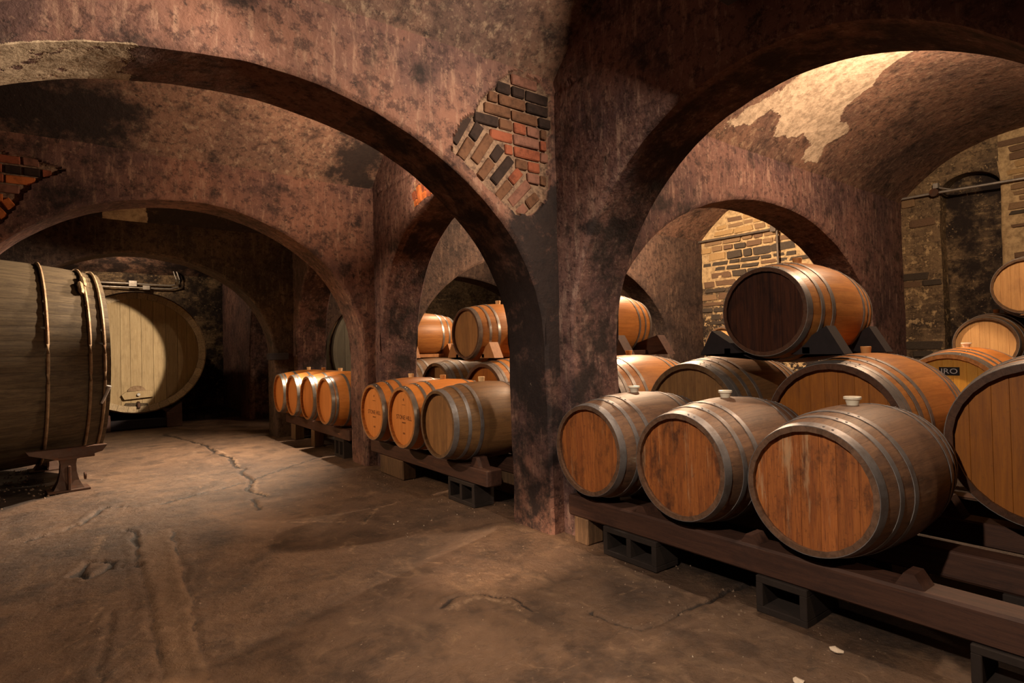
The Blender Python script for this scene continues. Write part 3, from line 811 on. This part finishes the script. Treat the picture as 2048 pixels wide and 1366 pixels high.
def barrel(x, y, zc, kind, mats, label, group=None, rz=0, staves=True, bung='bung_white', chime=None, front=0, name='wine_barrel', cat='barrel'):
    L, rh, rb, n, th, rec, hoops, nb = SPEC[kind]
    root = empty(name, (x, y, zc-rb), rz); tag(root, label, cat, group)
    body, head, hoop = mats
    if staves:
        for i in range(n):
            def mk():
                V, F = stave_geo(L, rh, rb, n, i, th); return recalc(mesh('stave', V, F), True, 30)
            me = shared((kind, 'st', i, body), mk)
            link('stave', me, body, root)
    else:
        def mk():
            b = MB()
            for i in range(n): b.add(*stave_geo(L, rh, rb, n, i, th, 8))
            return recalc(mesh('body', b.V, b.F), True, 30)
        link('body', shared((kind, 'body', body), mk), body, root)
    hs = list(hoops) + [(L-b, L-a) for a, b in hoops[::-1]]
    for q, (a, b) in enumerate(hs):
        def mk():
            V, F = hoop_geo(L, rh, rb, a, b); return recalc(mesh('hoop', V, F), True, 40)
        link('hoop', shared((kind, 'hp', q, hoop), mk), hoop, root)
    ri = prof(rec, L, rh, rb)-th+.004
    ws = [1, 1.15, .9, 1.1, .95, 1.05, .85, 1.1, .9][:nb]; tot = sum(ws); yy = -ri*.999; 
    for q in range(nb):
        y1 = yy+ws[q]/tot*2*ri*.999
        def mk():
            V, F = board_geo(ri, rec, .02, yy+.0003, y1-.0003, rb); return recalc(mesh('head_board', V, F))
        link('head_board', shared((kind, 'hb', q, head), mk), head, root)
        yy = y1
    def mk():
        m = 40; r2 = ri; V = [(L-rec-.02, r2*math.sin(2*PI*k/m), rb+r2*math.cos(2*PI*k/m)) for k in range(m)] + [(L-rec, r2*math.sin(2*PI*k/m), rb+r2*math.cos(2*PI*k/m)) for k in range(m)]
        F = [tuple(range(m)), tuple(range(m, 2*m))[::-1]] + [(k, (k+1) % m, m+(k+1) % m, m+k) for k in range(m)]
        return recalc(mesh('back_head', V, F))
    link('back_head', shared((kind, 'bh', head), mk), head, root)
    if bung:
        def mk():
            b = MB(); zt = 2*rb
            b.tube([(L/2, 0, zt-.02), (L/2, 0, zt+.004), (L/2, 0, zt+.022), (L/2, 0, zt+.026), (L/2, 0, zt+.036), (L/2, 0, zt+.038)],
                   [.024, .025, .030, .037, .037, .034] if bung == 'bung_white' else [.024, .026, .028, .029, .029, .027], 16)
            return recalc(mesh('bung', b.V, b.F), True)
        link('bung', shared((kind, 'bung', bung), mk), bung, root)
    return root

OLD = ('old_body', 'old_head', 'hoop_old'); BRN = ('brown_body', 'brown_head', 'hoop_old'); NEW = ('new_body', 'new_head', 'hoop_new')
CSK = ('cask_body', 'cask_head', 'hoop_cask')
ZA = .611
gr1 = 'weathered barrels on the near rack'
barrel(2.377, 2.456, ZA, 'barrique', OLD, 'weathered barrel on the near rack beside the big pillar, farthest of three', gr1)
barrel(2.377, 1.808, ZA, 'barrique', OLD, 'weathered grey-brown barrel with stained orange head, middle of the near rack', gr1)
barrel(2.377, 1.160, ZA, 'barrique', OLD, 'largest-looking foreground barrel, dark staves and mouldy streaked head, nearest on the rack', gr1)
gr2 = 'barrels on the second rack'
D = barrel(2.233, 5.280, 0.641, 'barrique', NEW, 'bright orange barrel with printed head, farther one of the lettered pair', gr2, bung='bung_cream')
Eb = barrel(2.233, 4.636, 0.641, 'barrique', NEW, 'bright orange barrel with printed head, middle of the second rack', gr2, bung='bung_tan')
barrel(2.233, 3.993, 0.641, 'barrique', BRN, 'brown unlettered barrel at the near end of the second rack', gr2, bung='bung_cream')
gr3 = 'orange barrels on the far rack'
for yy, lb, bg in [(6.585, 'orange barrel with bright hoops on the far rack, nearest the pillar', 'bung_tan'), (7.228, 'orange barrel on the far rack, second from the pillar', 'bung_cream'),
               (7.871, 'orange barrel on the far rack, third from the pillar', 'bung_tan'), (8.514, 'orange barrel at the far end of the far rack', 'bung_cream')]:
    barrel(2.210, yy, 0.673, 'tight', NEW, lb, gr3, staves=False, bung=bg)
gr4 = 'large casks behind the front rows'
barrel(3.305, 0.593, 0.745, 'cask', CSK, 'huge orange-brown cask cut off by the right picture edge', gr4, bung=None)
barrel(3.305, 1.479, 0.736, 'cask', CSK, 'large orange-brown cask behind the nearest foreground barrel', gr4, bung='bung_tan')
barrel(3.342, 2.429, 0.727, 'cask', ('brown_body', 'brown_head', 'hoop_cask'), 'large dark cask in the shade under the raised barrel', gr4, bung='bung_tan')
barrel(3.305, 3.360, 0.736, 'cask', ('cask_body', 'cask_head', 'hoop_cask'), 'large cask just right of the big pillar, mostly hidden by it', gr4, staves=False, bung='bung_tan')
barrel(3.196, 4.766, 0.718, 'cask', CSK, 'bright-headed large cask behind the brown barrel of the second rack', gr4, staves=False, bung=None)
barrel(3.196, 5.725, 0.718, 'cask', ('brown_body', 'brown_head', 'hoop_cask'), 'dark large cask behind the lettered barrels', gr4, staves=False, bung=None)
barrel(3.196, 6.610, 0.718, 'cask', ('brown_body', 'brown_head', 'hoop_cask'), 'large cask behind the orange barrel nearest the pillar on the far rack', gr4, staves=False, bung=None)
barrel(3.196, 7.487, 0.718, 'cask', ('brown_body', 'brown_head', 'hoop_cask'), 'large dark cask peeping over the orange barrels of the far rack', gr4, staves=False, bung=None)
barrel(4.519, 7.395, 0.736, 'cask', NEW, 'fresh orange cask glimpsed low between the upper barrels', gr4, staves=False, bung=None)
CASKO = barrel(5.478, 1.552, 0.736, 'cask', ('new_body', 'yellow_head', 'hoop_new'), 'yellow-headed cask with a black printed label near the right wall', gr4)
gr5 = 'raised barrels on cradles'
barrel(3.269, 1.835, 1.412, 'barrique', ('cask_body', 'dark_head', 'hoop_cask'), 'raised barrel with dark head on black cradle', gr5, bung='bung_tan')
barrel(3.770, 4.060, 1.440, 'barrique', ('cask_body', 'brown_head', 'hoop_cask'), 'raised barrel peeping out right of the big pillar', gr5, staves=False, bung=None)
barrel(3.196, 5.076, 1.398, 'barrique', ('cask_body', 'brown_head', 'hoop_new'), 'raised barrel seen through the second arcade arch', gr5, bung='bung_cream')
barrel(3.259, 7.030, 1.430, 'barrique', ('cask_body', 'brown_head', 'hoop_new'), 'raised barrel half hidden at the left jamb of the second arcade arch', gr5, staves=False, bung=None)
gr6 = 'pale-headed barrels stacked by the outer wall'
SM = ('brown_body', 'honey_head', 'hoop_new')
for (yy, zz, lb) in [(1.43, .60, 'pale-headed barrel at the foot of the stack by the outer wall, near the label cask'), (2.09, .60, 'pale-headed barrel at the foot of the stack, nearest the bay arch'),
                     (.77, .60, 'pale-headed barrel at the foot of the stack, cut off at right'),
                     (1.76, 1.165, 'pale-headed barrel on the second tier against the stone wall'), (1.10, 1.165, 'pale-headed barrel on the second tier, out at the right'),
                     (1.43, 1.727, 'topmost pale-headed barrel at the right picture edge')]:
    barrel(7.35, yy, zz, 'small', SM, lb, gr6, staves=False, bung='bung_tan')
for (yy, zz, lb) in [(4.42, .60, 'pale-headed barrel at the foot of the far bay stack'), (5.08, .60, 'pale-headed barrel at the foot of the far bay stack, by the corner'),
                     (4.76, 1.20, 'small pale-headed barrel seen behind the raised dark barrel')]:
    barrel(7.35, yy, zz, 'small', SM, lb, gr6, staves=False, bung=None)

# printed heads
def text(parent, body, size, loc, mat, name='lettering', sx=1):
    c = bpy.data.curves.new(name, 'FONT'); c.body = body; c.size = size; c.align_x = 'CENTER'; c.align_y = 'CENTER'; c.extrude = .0006
    c.resolution_u = 3
    tmp = bpy.data.objects.new(name, c); COL.objects.link(tmp); bpy.context.view_layer.update()
    me = bpy.data.meshes.new_from_object(tmp.evaluated_get(bpy.context.evaluated_depsgraph_get())); bpy.data.objects.remove(tmp)
    me.materials.clear(); o = link(name, me, MAT[mat], parent)
    o.matrix_local = Matrix.Translation(loc) @ Matrix.Rotation(-PI/2, 4, 'Z') @ Matrix.Rotation(PI/2, 4, 'X') @ Matrix.Diagonal((sx, 1, 1, 1))
    return o
def emblem(parent, loc, s, mat):
    b = MB()
    for (u, v, r) in [(0, 0, .2), (.36, .1, .16), (-.36, .1, .16), (.18, .42, .15), (-.18, .42, .15), (0, -.34, .15), (.0, .75, .12)]:
        pts = [(u*s+r*s*math.cos(k*PI/5), v*s+r*s*math.sin(k*PI/5)) for k in range(10)]
        b.prism(pts, .0008, lambda uu, vv, ww: (loc[0]-ww, loc[1]-uu, loc[2]+vv))
    return b.build('emblem', mat, parent)
for Bt in (D, Eb):
    xh = .0295
    text(Bt, 'STONE HILL', .056, (xh, 0, .320-.005), 'ink', 'lettering', 1.0)
    text(Bt, 'WINERY', .017, (xh, 0, .320-.05), 'ink', 'lettering', 1.2)
    emblem(Bt, (xh, 0, .320+.152), .022, 'ink')
    text(Bt, '........', .05, (xh, 0, .320+.122), 'ink', 'lettering', .8)
    text(Bt, 'mt', .034, (xh, 0, .320-.142), 'ink', 'lettering', 1.2)
pl = MB().box(.038, .0415, -.068, .068, .415+.196, .415+.262, .001).build('label_plate', 'plate', CASKO)
text(pl, 'IRO', .060, (.0375, 0, .415+.228), 'silver', 'lettering', 1.15)
for q in range(3): text(CASKO, '------------', .022, (.0410, .01, .415+.170-.020*q), 'ink', 'lettering', .9)

# ------------------------------------------------------------------ racks, blocks, chocks
def rack(x, y0, y1, z0, z1, wd, label, name='rack_beam', group='timber rack beams'):
    o = MB().box(0, wd, 0, y1-y0, 0, z1-z0, .010, .002)
    # notched wear on the long edges
    ob = o.build(name, 'beam'); ob.location = (x, y0, z0); tag(ob, label, 'beam', group); return ob
BZ = .292
rack(2.455, .10, 2.715, .165, BZ, .145, 'dark timber beam under the foreground barrels, front rail')
rack(3.03, .10, 2.715, .165, BZ, .14, 'rear dark timber beam under the foreground barrels')
rack(3.50, .10, 3.8, .20, .318, .14, 'timber beam under the large casks of the near bay')
rack(4.00, .10, 3.8, .20, .318, .14, 'rear timber beam under the large casks of the near bay')
rack(2.40, 3.55, 5.715, .185, .312, .145, 'timber beam under the lettered barrels, its sawn end beside the big pillar')
rack(2.84, 3.55, 5.715, .185, .312, .13, 'rear timber beam under the lettered barrels')
rack(3.40, 4.3, 8.1, .18, .298, .14, 'timber beam under the casks of the second bay')
rack(3.90, 4.3, 8.1, .18, .298, .14, 'rear timber beam under the casks of the second bay')
rack(2.39, 6.30, 8.82, .220, .345, .145, 'timber beam under the row of orange barrels on the far rack')
rack(2.82, 6.30, 8.82, .220, .345, .13, 'rear timber beam under the orange barrels on the far rack')
rack(4.7, 6.9, 8.0, .20, .315, .14, 'short timber beam under the glimpsed fresh cask')
rack(5.2, 6.9, 8.0, .20, .315, .14, 'rear short timber beam under the glimpsed fresh cask')
rack(5.66, .9, 2.4, .20, .318, .14, 'timber beam under the black-label cask'); rack(6.18, .9, 2.4, .20, .318, .14, 'rear timber beam under the black-label cask')
for yb in (.4, 4.05):
    rack(7.5, yb, yb+2.1, .12, .272, .12, 'timber beam under the stack by the outer wall, %s bay' % ('near' if yb < 1 else 'far'))
    rack(7.98, yb, yb+2.1, .12, .272, .12, 'rear timber beam under the stack by the outer wall, %s bay' % ('near' if yb < 1 else 'far'))
def block(x, y, h, label, L=.39, D=.19, holes=2, group='hollow blocks under the racks', seen=True):
    """concrete block lying on its side, hollow cells open to the aisle"""
    root = MB(); t = .032
    root.box(0, D, 0, L, 0, t, .004); root.box(0, D, 0, L, h-t, h, .004)
    step = (L-t)/holes
    for i in range(holes+1): root.box(0, D, i*step, i*step+t, t-.002, h-t+.002, .003)
    o = root.build('concrete_block', 'block'); o.location = (x, y-L/2, 0); tag(o, label, 'block', group); return o
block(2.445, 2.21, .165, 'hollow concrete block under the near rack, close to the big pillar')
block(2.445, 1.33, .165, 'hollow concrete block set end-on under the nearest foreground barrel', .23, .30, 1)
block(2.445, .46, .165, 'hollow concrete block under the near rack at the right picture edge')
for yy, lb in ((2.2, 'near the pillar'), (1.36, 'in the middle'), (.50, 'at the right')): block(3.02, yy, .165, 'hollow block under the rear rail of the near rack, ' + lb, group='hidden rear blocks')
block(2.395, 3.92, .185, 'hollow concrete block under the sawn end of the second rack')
def solid(x, y, z1, wx, wy, label, mat='post', name='timber_block'):
    o = MB().box(0, wx, 0, wy, 0, z1, .008, .002).build(name, mat); o.location = (x, y, 0); tag(o, label, 'block', 'timber blocks under the racks'); return o
solid(2.46, 2.55, .165, .14, .12, 'brown timber block under the left end of the near rack')
solid(2.41, 4.98, .185, .14, .52, 'long brown timber block under the lettered barrels')
solid(2.85, 3.8, .185, .11, .3, 'rear timber block behind the sawn beam end'); solid(2.85, 5.2, .185, .11, .3, 'rear timber block behind the lettered barrels')
solid(2.40, 7.55, .220, .13, .14, 'upright timber block under the middle of the far rack')
solid(2.40, 8.40, .220, .13, .2, 'timber block under the far end of the far rack')
block(2.39, 6.62, .220, 'hollow concrete block under the far rack beside the second pillar', .30, .19)
solid(2.83, 6.5, .220, .11, .3, 'rear timber block of the far rack, near pillar'); solid(2.83, 8.3, .220, .11, .3, 'rear timber block of the far rack, far end')
b = MB()
for (xx, zz, ys) in [(3.51, .20, (.3, 2.0, 3.5)), (4.01, .20, (.3, 2.0, 3.5)), (3.41, .18, (4.4, 6.3, 7.8)), (3.91, .18, (4.4, 6.3, 7.8)), (4.71, .20, (7.0, 7.7)), (5.21, .20, (7.0, 7.7)),
                     (5.67, .20, (1.0, 2.1)), (6.19, .20, (1.0, 2.1)), (7.5, .12, (.6, 2.1, 4.3, 5.7)), (7.98, .12, (.6, 2.1, 4.3, 5.7))]:
    for yy in ys: b.box(xx, xx+.12, yy, yy+.2, 0, zz, .006)
o = b.build('packing_blocks', 'post', None, kind='stuff'); tag(o, 'dark packing timbers low under the rear racks', 'blocks')
def chock(x, y, z, label, w=.10, h=.085, mat='beam', d=.10):
    b = MB().prism([(-w*.7, 0), (w*.7, 0), (w*.28, h), (-w*.22, h)], d, lambda u, v, ww: (ww, u, v))
    o = b.build('wedge_chock', mat); o.location = (x, y, z); tag(o, label, 'chock', 'wedge chocks'); return o
chock(2.42, 3.74, .312, 'dark wedge block standing free on the sawn end of the second rack beam', .09, .075)
chock(2.47, .84, BZ, 'dark wedge chock beside the nearest foreground barrel', .07, .05)
chock(2.47, 1.485, BZ, 'dark wedge chock between the two nearest foreground barrels', .06, .04)
chock(2.47, 2.13, BZ, 'dark wedge chock between the two farther foreground barrels', .06, .04)
chock(3.51, 1.03, .318, 'brown chock between the two casks at right', .12, .10)
# cradles of the raised barrels
def cradle(x, y, zb, zc, r, label, mat='cradle', wd=.44):
    root = empty('barrel_cradle', (x, y, zb)); tag(root, label, 'cradle', 'barrel cradles')
    for xx in (.09, .66):
        h = zc-zb; rr = prof(xx+.05, .87, .265, .32)+.004
        pts = [(-wd, 0), (wd, 0), (wd*.80, h*.62)]
        a1 = math.radians(52)
        for k in range(9):
            a = a1-2*a1*k/8; pts.append((rr*math.sin(a), h-rr*math.cos(a)))
        pts.append((-wd*.80, h*.62))
        MB().prism(pts, .11, lambda u, v, ww: (xx+ww, u, v)).build('saddle', mat, root)
    for yy in (-wd*.6, wd*.5):
        MB().box(.09, .76, yy, yy+.05, 0.0, .045, .004).build('rail', mat, root)
    return root
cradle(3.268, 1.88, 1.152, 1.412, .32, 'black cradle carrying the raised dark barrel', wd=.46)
cradle(3.770, 4.060, 1.140, 1.440, .32, 'cradle of the raised barrel behind the big pillar', 'beam', wd=.62)
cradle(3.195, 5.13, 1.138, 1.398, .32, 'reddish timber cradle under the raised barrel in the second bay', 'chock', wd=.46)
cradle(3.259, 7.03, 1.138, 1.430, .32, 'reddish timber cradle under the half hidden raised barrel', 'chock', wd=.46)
chock(7.36, 1.43, 1.44, 'brown chock at the foot of the topmost barrel', .07, .06, 'chock', .12)

# ------------------------------------------------------------------ great tuns
def tun(name, loc, rz, L, rh, rb, n, label, faucet=False, mats=('tun_wood', 'tun_head', 'tun_rod'), hoops=(), flat=False, nb=13, rodr=.014, staves=True, rec=.05, th=.062):
    root = empty(name, loc, rz); tag(root, label, 'tun', 'great oak tuns')
    if staves:
        for i in range(n):
            V, F = stave_geo(L, rh, rb, n, i, th, 8, None, .975 if th > .1 else .988, .004); me = recalc(mesh('stave', V, F), True, 25); link('stave', me, mats[0], root)
    else:
        b = MB()
        for i in range(n): b.add(*stave_geo(L, rh, rb, n, i, th, 6))
        link('body', recalc(mesh('body', b.V, b.F), True, 25), mats[0], root)
    for end in (0, 1):
        ri = prof(rec, L, rh, rb)-th+.01; yy = -ri*.999
        ws = [random.uniform(.8, 1.25) for _ in range(nb)]; tot = sum(ws)
        for q in range(nb):
            y1 = yy+ws[q]/tot*2*ri*.999; V, F = board_geo(ri, rec, .04, yy+.002, y1-.002, rb)
            if end: V = [(L-v[0], v[1], v[2]) for v in V]
            link('head_board', recalc(mesh('head_board', V, F)), mats[1], root); yy = y1
    for hx in hoops:
        r = prof(hx, L, rh, rb)+rodr*.9; m = 72
        MB().tube([(hx, r*math.sin(2*PI*k/m), rb+r*math.cos(2*PI*k/m)) for k in range(m)], rodr, 8, closed=True).build('hoop_rod', mats[2], root, True)
    return root
# left tun: axis near X, head turned a little away; front end is at +X, so build with x reversed via rz
RB1, RH1, L1 = 1.03, .925, 2.35
a1 = math.radians(7.5)
tx = .085-L1*math.cos(a1); ty = 7.50-L1*math.sin(a1)
T1 = tun('great_tun', (tx, ty, 1.185-RB1), a1, L1, RH1, RB1, 46, 'great old tun at left lying crosswise, bound with rusty rod hoops', hoops=[L1-.05, L1-.16, L1-.47, L1-1.15, .5, .2], rodr=.013)
# turnbuckles and stave peg on the hoops
def on_tun(x, ang, r_off=0): 
    r = prof(x, L1, RH1, RB1)+r_off; return Vector((x, r*math.sin(ang), RB1+r*math.cos(ang)))
b = MB()
for (hx, a) in [(L1-.16, -.62), (L1-.19, -.74)]:
    p = [on_tun(hx, a+d, .022) for d in (-.09, -.045, 0, .045, .09)]
    b.tube(p, [.014, .026, .022, .026, .014], 8)
b.build('turnbuckle', 'tun_rod', T1, True)
MB().tube([on_tun(L1-.07, -1.98, .02), on_tun(L1-.03, -1.85, .03), on_tun(L1-.02, -1.80, .035)], [.012, .014, .02], 8).build('hoop_bolt', 'conduit', T1, True)
def pedestal(x, y, zt, rz, label):
    root = empty('iron_pedestal', (x, y, 0), rz); tag(root, label, 'pedestal', 'cast iron pedestals under the left tun')
    MB().box(-.16, .16, -.11, .11, 0, .022, .004).build('base_plate', 'iron', root)
    b = MB(); prf = [(.022, .115), (.05, .10), (.10, .078), (.18, .062), (.26, .058), (.31, .066), (.335, .075)]
    V = []; F = []; m = 4
    for z, r in prf:
        for (sx, sy) in ((-1, -1), (1, -1), (1, 1), (-1, 1)): V.append((sx*r, sy*r*.7, z*zt/.42))
    for k in range(len(prf)-1):
        for j in range(4): F.append((k*4+j, k*4+(j+1) % 4, (k+1)*4+(j+1) % 4, (k+1)*4+j))
    F += [(0, 1, 2, 3), tuple(len(V)-4+i for i in range(4))]
    b.add(V, F); zt2 = .335*zt/.42; colo = b.build('column', 'iron', root)
    MB().box(-.011, .011, -.115, -.075, .022, .24, .003).build('rib', 'iron', colo)
    MB().prism([(-.30, zt*.98), (-.28, zt*.90), (-.07, zt2-.03), (.07, zt2-.03), (.26, zt*.84), (.30, zt*.98)], .10, lambda u, v, w: (u, -.05+w, v)).build('bracket', 'iron', root)
    MB().tube([(.07, -.03, zt2-.01), (.20, -.03, zt2-.01)], .018, 8).build('pivot_pin', 'iron', colo, True)
    MB().tube([(.12, -.02, zt*.30), (.135, -.02, zt*.30)], .035, 10).build('wheel', 'iron', colo, True)
    return root
pedestal(-.13, 6.78, .405, a1, 'rusty cast iron pedestal under the near side of the left tun')
pedestal(-.34, 8.20, .405, a1, 'rusty iron pedestal under the far side of the left tun')
pedestal(-1.75, 6.62, .405, a1, 'iron pedestal at the back end of the left tun, near side'); pedestal(-1.95, 8.02, .405, a1, 'iron pedestal at the back end of the left tun, far side')
# back tun: head faces the camera (-Y)
RH2 = 1.03
T2 = tun('great_tun', (.745, 11.70, 1.315-1.075), PI/2, 2.35, RH2, 1.075, 40, 'great round tun facing the aisle at the far end, tan head with cock board', hoops=[.10, .35, .8, 1.6], rodr=.012, nb=11, mats=('tun_rim', 'tun_head', 'tun_rod'), rec=.11, th=.105)
# in T2 local: +X is into depth, local y = -world x
zc2 = 1.075
cb_ = MB().prism([(-.20, -.80), (.22, -.77), (.22, -.68), (.15, -.655), (-.18, -.67), (-.24, -.72)], .07, lambda u, v, w: (.095-w, -u, zc2+v)).build('cock_board', 'tun_head', T2)
MB().prism([(.13*math.cos(PI*k/8)-.02, -.66+.09*math.sin(PI*k/8)) for k in range(9)], .03, lambda u, v, w: (.098-w, -u, zc2+v)).build('manhole_arch', 'tun_rod', T2)
MB().tube([(.03, 0.0, zc2-.72), (-.03, 0, zc2-.72)], [.028, .024], 10).build('bolt', 'conduit', cb_, True)
MB().tube([(.10, .0, zc2-.87), (-.02, .0, zc2-.89), (-.05, 0, zc2-.95)], [.03, .026, .022], 10).build('faucet', 'iron', T2, True)
MB().prism([(-.24, -.97), (.16, -.97), (.13, -.88), (-.18, -.86)], .05, lambda u, v, w: (.097-w, -u, zc2+v)).build('manhole_door', 'tun_wood', T2)
# timber cradle of the back tun
ct = empty('tun_cradle', (.745, 11.62, 0)); tag(ct, 'low black timber cradle under the far round tun', 'cradle')
MB().box(-.62, .62, .02, .14, .02, .17, .01).build('cross_beam', 'cradle', ct)
for sx in (-1, 1):
    MB().box(sx*.52-.12, sx*.52+.12, .0, 2.3, 0, .26, .01).build('side_bearer', 'beam', ct)
    MB().prism([(sx*.40, .26), (sx*.64, .26), (sx*.64, .43)], .12, lambda u, v, w: (u, .02+w, v)).build('wedge', 'beam', ct)
MB().box(-.62, .62, 1.9, 2.1, .02, .16, .01).build('cross_beam', 'cradle', ct)
# grey tun far right behind the pillars
T3 = tun('great_tun', (4.50, 9.75, .12), PI/2, 1.9, 1.05, 1.13, 40, 'pale grey-green tun partly seen behind the second pillar', mats=('grey_tun', 'grey_tun', 'tun_rod'), hoops=[.1, .5], nb=9, staves=False)
ct = empty('tun_cradle', (4.50, 9.75, 0)); tag(ct, 'hidden cradle beams under the pale grey tun', 'cradle')
for yy in (.15, 1.5): MB().prism([(-.55, 0), (.55, 0), (.55, .26), (.3, .155), (0, .118), (-.3, .155), (-.55, .26)], .15, lambda u, v, w: (u, yy+w, v)).build('saddle', 'beam', ct)

# ------------------------------------------------------------------ conduits, shelf, post, lamps
def pipe(pts, r, mat, label, name='conduit_pipe', boxes=(), cat='conduit'):
    root = empty(name, pts[0]); o0 = Vector(pts[0]); tag(root, label, cat)
    MB().tube([Vector(p)-o0 for p in pts], r, 10).build('pipe', mat, root, True)
    for (x0, x1, y0, y1, z0, z1) in boxes:
        MB().box(x0-o0.x, x1-o0.x, y0-o0.y, y1-o0.y, z0-o0.z, z1-o0.z, .004).build('junction_box', mat, root)
    return root
p1 = pipe([(8.43, 2.83, 3.035), (8.43, 2.45, 3.03), (8.43, 1.6, 3.0), (8.43, .6, 2.98)], .015, 'conduit', 'grey conduit pipe running across the stone wall over the niche')
MB().tube([(0-.03, -.37, 0), (.045, -.37, 0)], .05, 12).build('round_box', 'iron', p1, True)
MB().box(-.03, .05, -.415, -.36, .045, .11, .004).build('clip', 'conduit', p1)
MB().tube([(-.0, -.42, .05), (.03, -.55, .0), (.06, -.70, -.02)], .008, 6).build('cable', 'conduit', p1, True)
pipe([(8.43, 5.86, 2.975), (8.43, 5.0, 2.965), (8.43, 4.50, 2.965)], .018, 'conduit_dark', 'dark conduit pipe along the lit stone wall of the far bay', boxes=[(8.39, 8.47, 4.47, 4.56, 2.92, 3.02)])
pipe([(8.43, 4.47, 2.93), (8.43, 4.46, 2.2), (8.43, 4.47, 1.2)], .017, 'conduit_dark', 'dark vertical conduit dropping behind the raised dark barrel')
pipe([(8.42, 8.7, 2.9), (8.42, 7.6, 2.86), (8.42, 6.4, 3.0)], .018, 'conduit', 'pale conduit on the wall of the farthest visible side bay')
p2 = pipe([(-.4, 14.2, 2.775), (.7, 14.2, 2.775), (1.50, 14.2, 2.76), (1.60, 14.2, 2.79), (1.62, 14.2, 2.9), (1.50, 14.2, 3.3)], .016, 'conduit', 'upper conduit on the far wall above the round tun', boxes=[(.76, .90, 14.15, 14.24, 2.71, 2.83)])
p3 = pipe([(-.4, 14.2, 2.70), (.9, 14.2, 2.69), (1.50, 14.2, 2.69), (1.66, 14.2, 2.74), (1.68, 14.2, 2.9), (1.56, 14.2, 3.3)], .016, 'conduit', 'lower conduit on the far wall above the round tun', boxes=[(1.0, 1.13, 14.15, 14.24, 2.65, 2.74)])
sh = MB().box(0, .27, 0, .16, 0, .10, .006).build('wooden_ledge', 'cradle'); sh.location = (2.14, 8.685, 1.145); tag(sh, 'black wooden ledge at the foot of the farthest arch', 'ledge')
# curb along the far wall
kb = MB()
for i in range(12): kb.box(1.45+i*.14, 1.45+i*.14+.135, 12.6+.0*i, 14.3, -.02, .10+.02*math.sin(i*1.7), .012, .006)
kb.build('trim_1', 'block', None, kind='structure')
# flood lamps on the arcade wall
for p in (FLOOD[0],):
    r = empty('flood_lamp', (2.53, p[1], p[2])); tag(r, 'small flood lamp fixed high on the arcade wall above the picture', 'lamp')
    MB().box(-.22, -.04, -.11, .11, -.02, .12, .008).build('housing', 'lamp_case', r)
    MB().box(-.05, .01, -.03, .03, .03, .09, .004).build('bracket', 'lamp_case', r)

# ------------------------------------------------------------------ grit and scraps
def grit(n, region, rmin, rmax, name, label, mat):
    b = MB()
    while n:
        x, y = region()
        r = random.uniform(rmin, rmax); n -= 1
        V = [(x+r*random.uniform(.6, 1)*math.cos(a), y+r*random.uniform(.6, 1)*math.sin(a), -.006) for a in (0, 1.57, 3.14, 4.71)] + [(x+random.uniform(-.3, .3)*r, y, r*random.uniform(.3, .7))]
        b.add(V, [(0, 1, 4), (1, 2, 4), (2, 3, 4), (3, 0, 4), (3, 2, 1, 0)])
    o = b.build(name, mat, None, kind='stuff'); tag(o, label, 'grit'); return o
def reg1():
    return (random.uniform(2.25, 3.3)-random.random()**3*.35, random.uniform(.3, 9))
def reg2():
    while True:
        x, y = random.uniform(-1.6, .2), random.uniform(5.6, 8.6)
        if inpoly(x, y, DIRT): return x, y
grit(900, reg1, .004, .014, 'grit', 'loose grit and crumbs along the racks and under them', 'debris')
grit(350, reg2, .006, .022, 'rubble_grit', 'rubble and chips under the left tun', 'debris')
grit(260, lambda: (random.uniform(-.3, 2.4), random.uniform(1.2, 9)), .002, .006, 'chips', 'pale specks scattered over the aisle floor', 'scrap')
for (x, y, s, lb) in [(2.36, 1.06, .030, 'white paper scrap on the floor by the near rack'), (2.04, 1.05, .026, 'pale chip on the floor in front of the near rack')]:
    V = [(s*math.cos(a)*random.uniform(.6, 1), s*math.sin(a)*random.uniform(.6, 1), .004+.006*random.random()) for a in [k*PI/4 for k in range(8)]]
    b = MB().add(V+[(0, 0, .014)]+[(v[0], v[1], v[2]-.003) for v in V], [(k, (k+1) % 8, 8) for k in range(8)] + [tuple(9+k for k in range(8))[::-1]] + [(k, (k+1) % 8, 9+(k+1) % 8, 9+k) for k in range(8)])
    o = b.build('paper_scrap', 'scrap'); o.location = (x, y, .0); tag(o, lb, 'scrap')
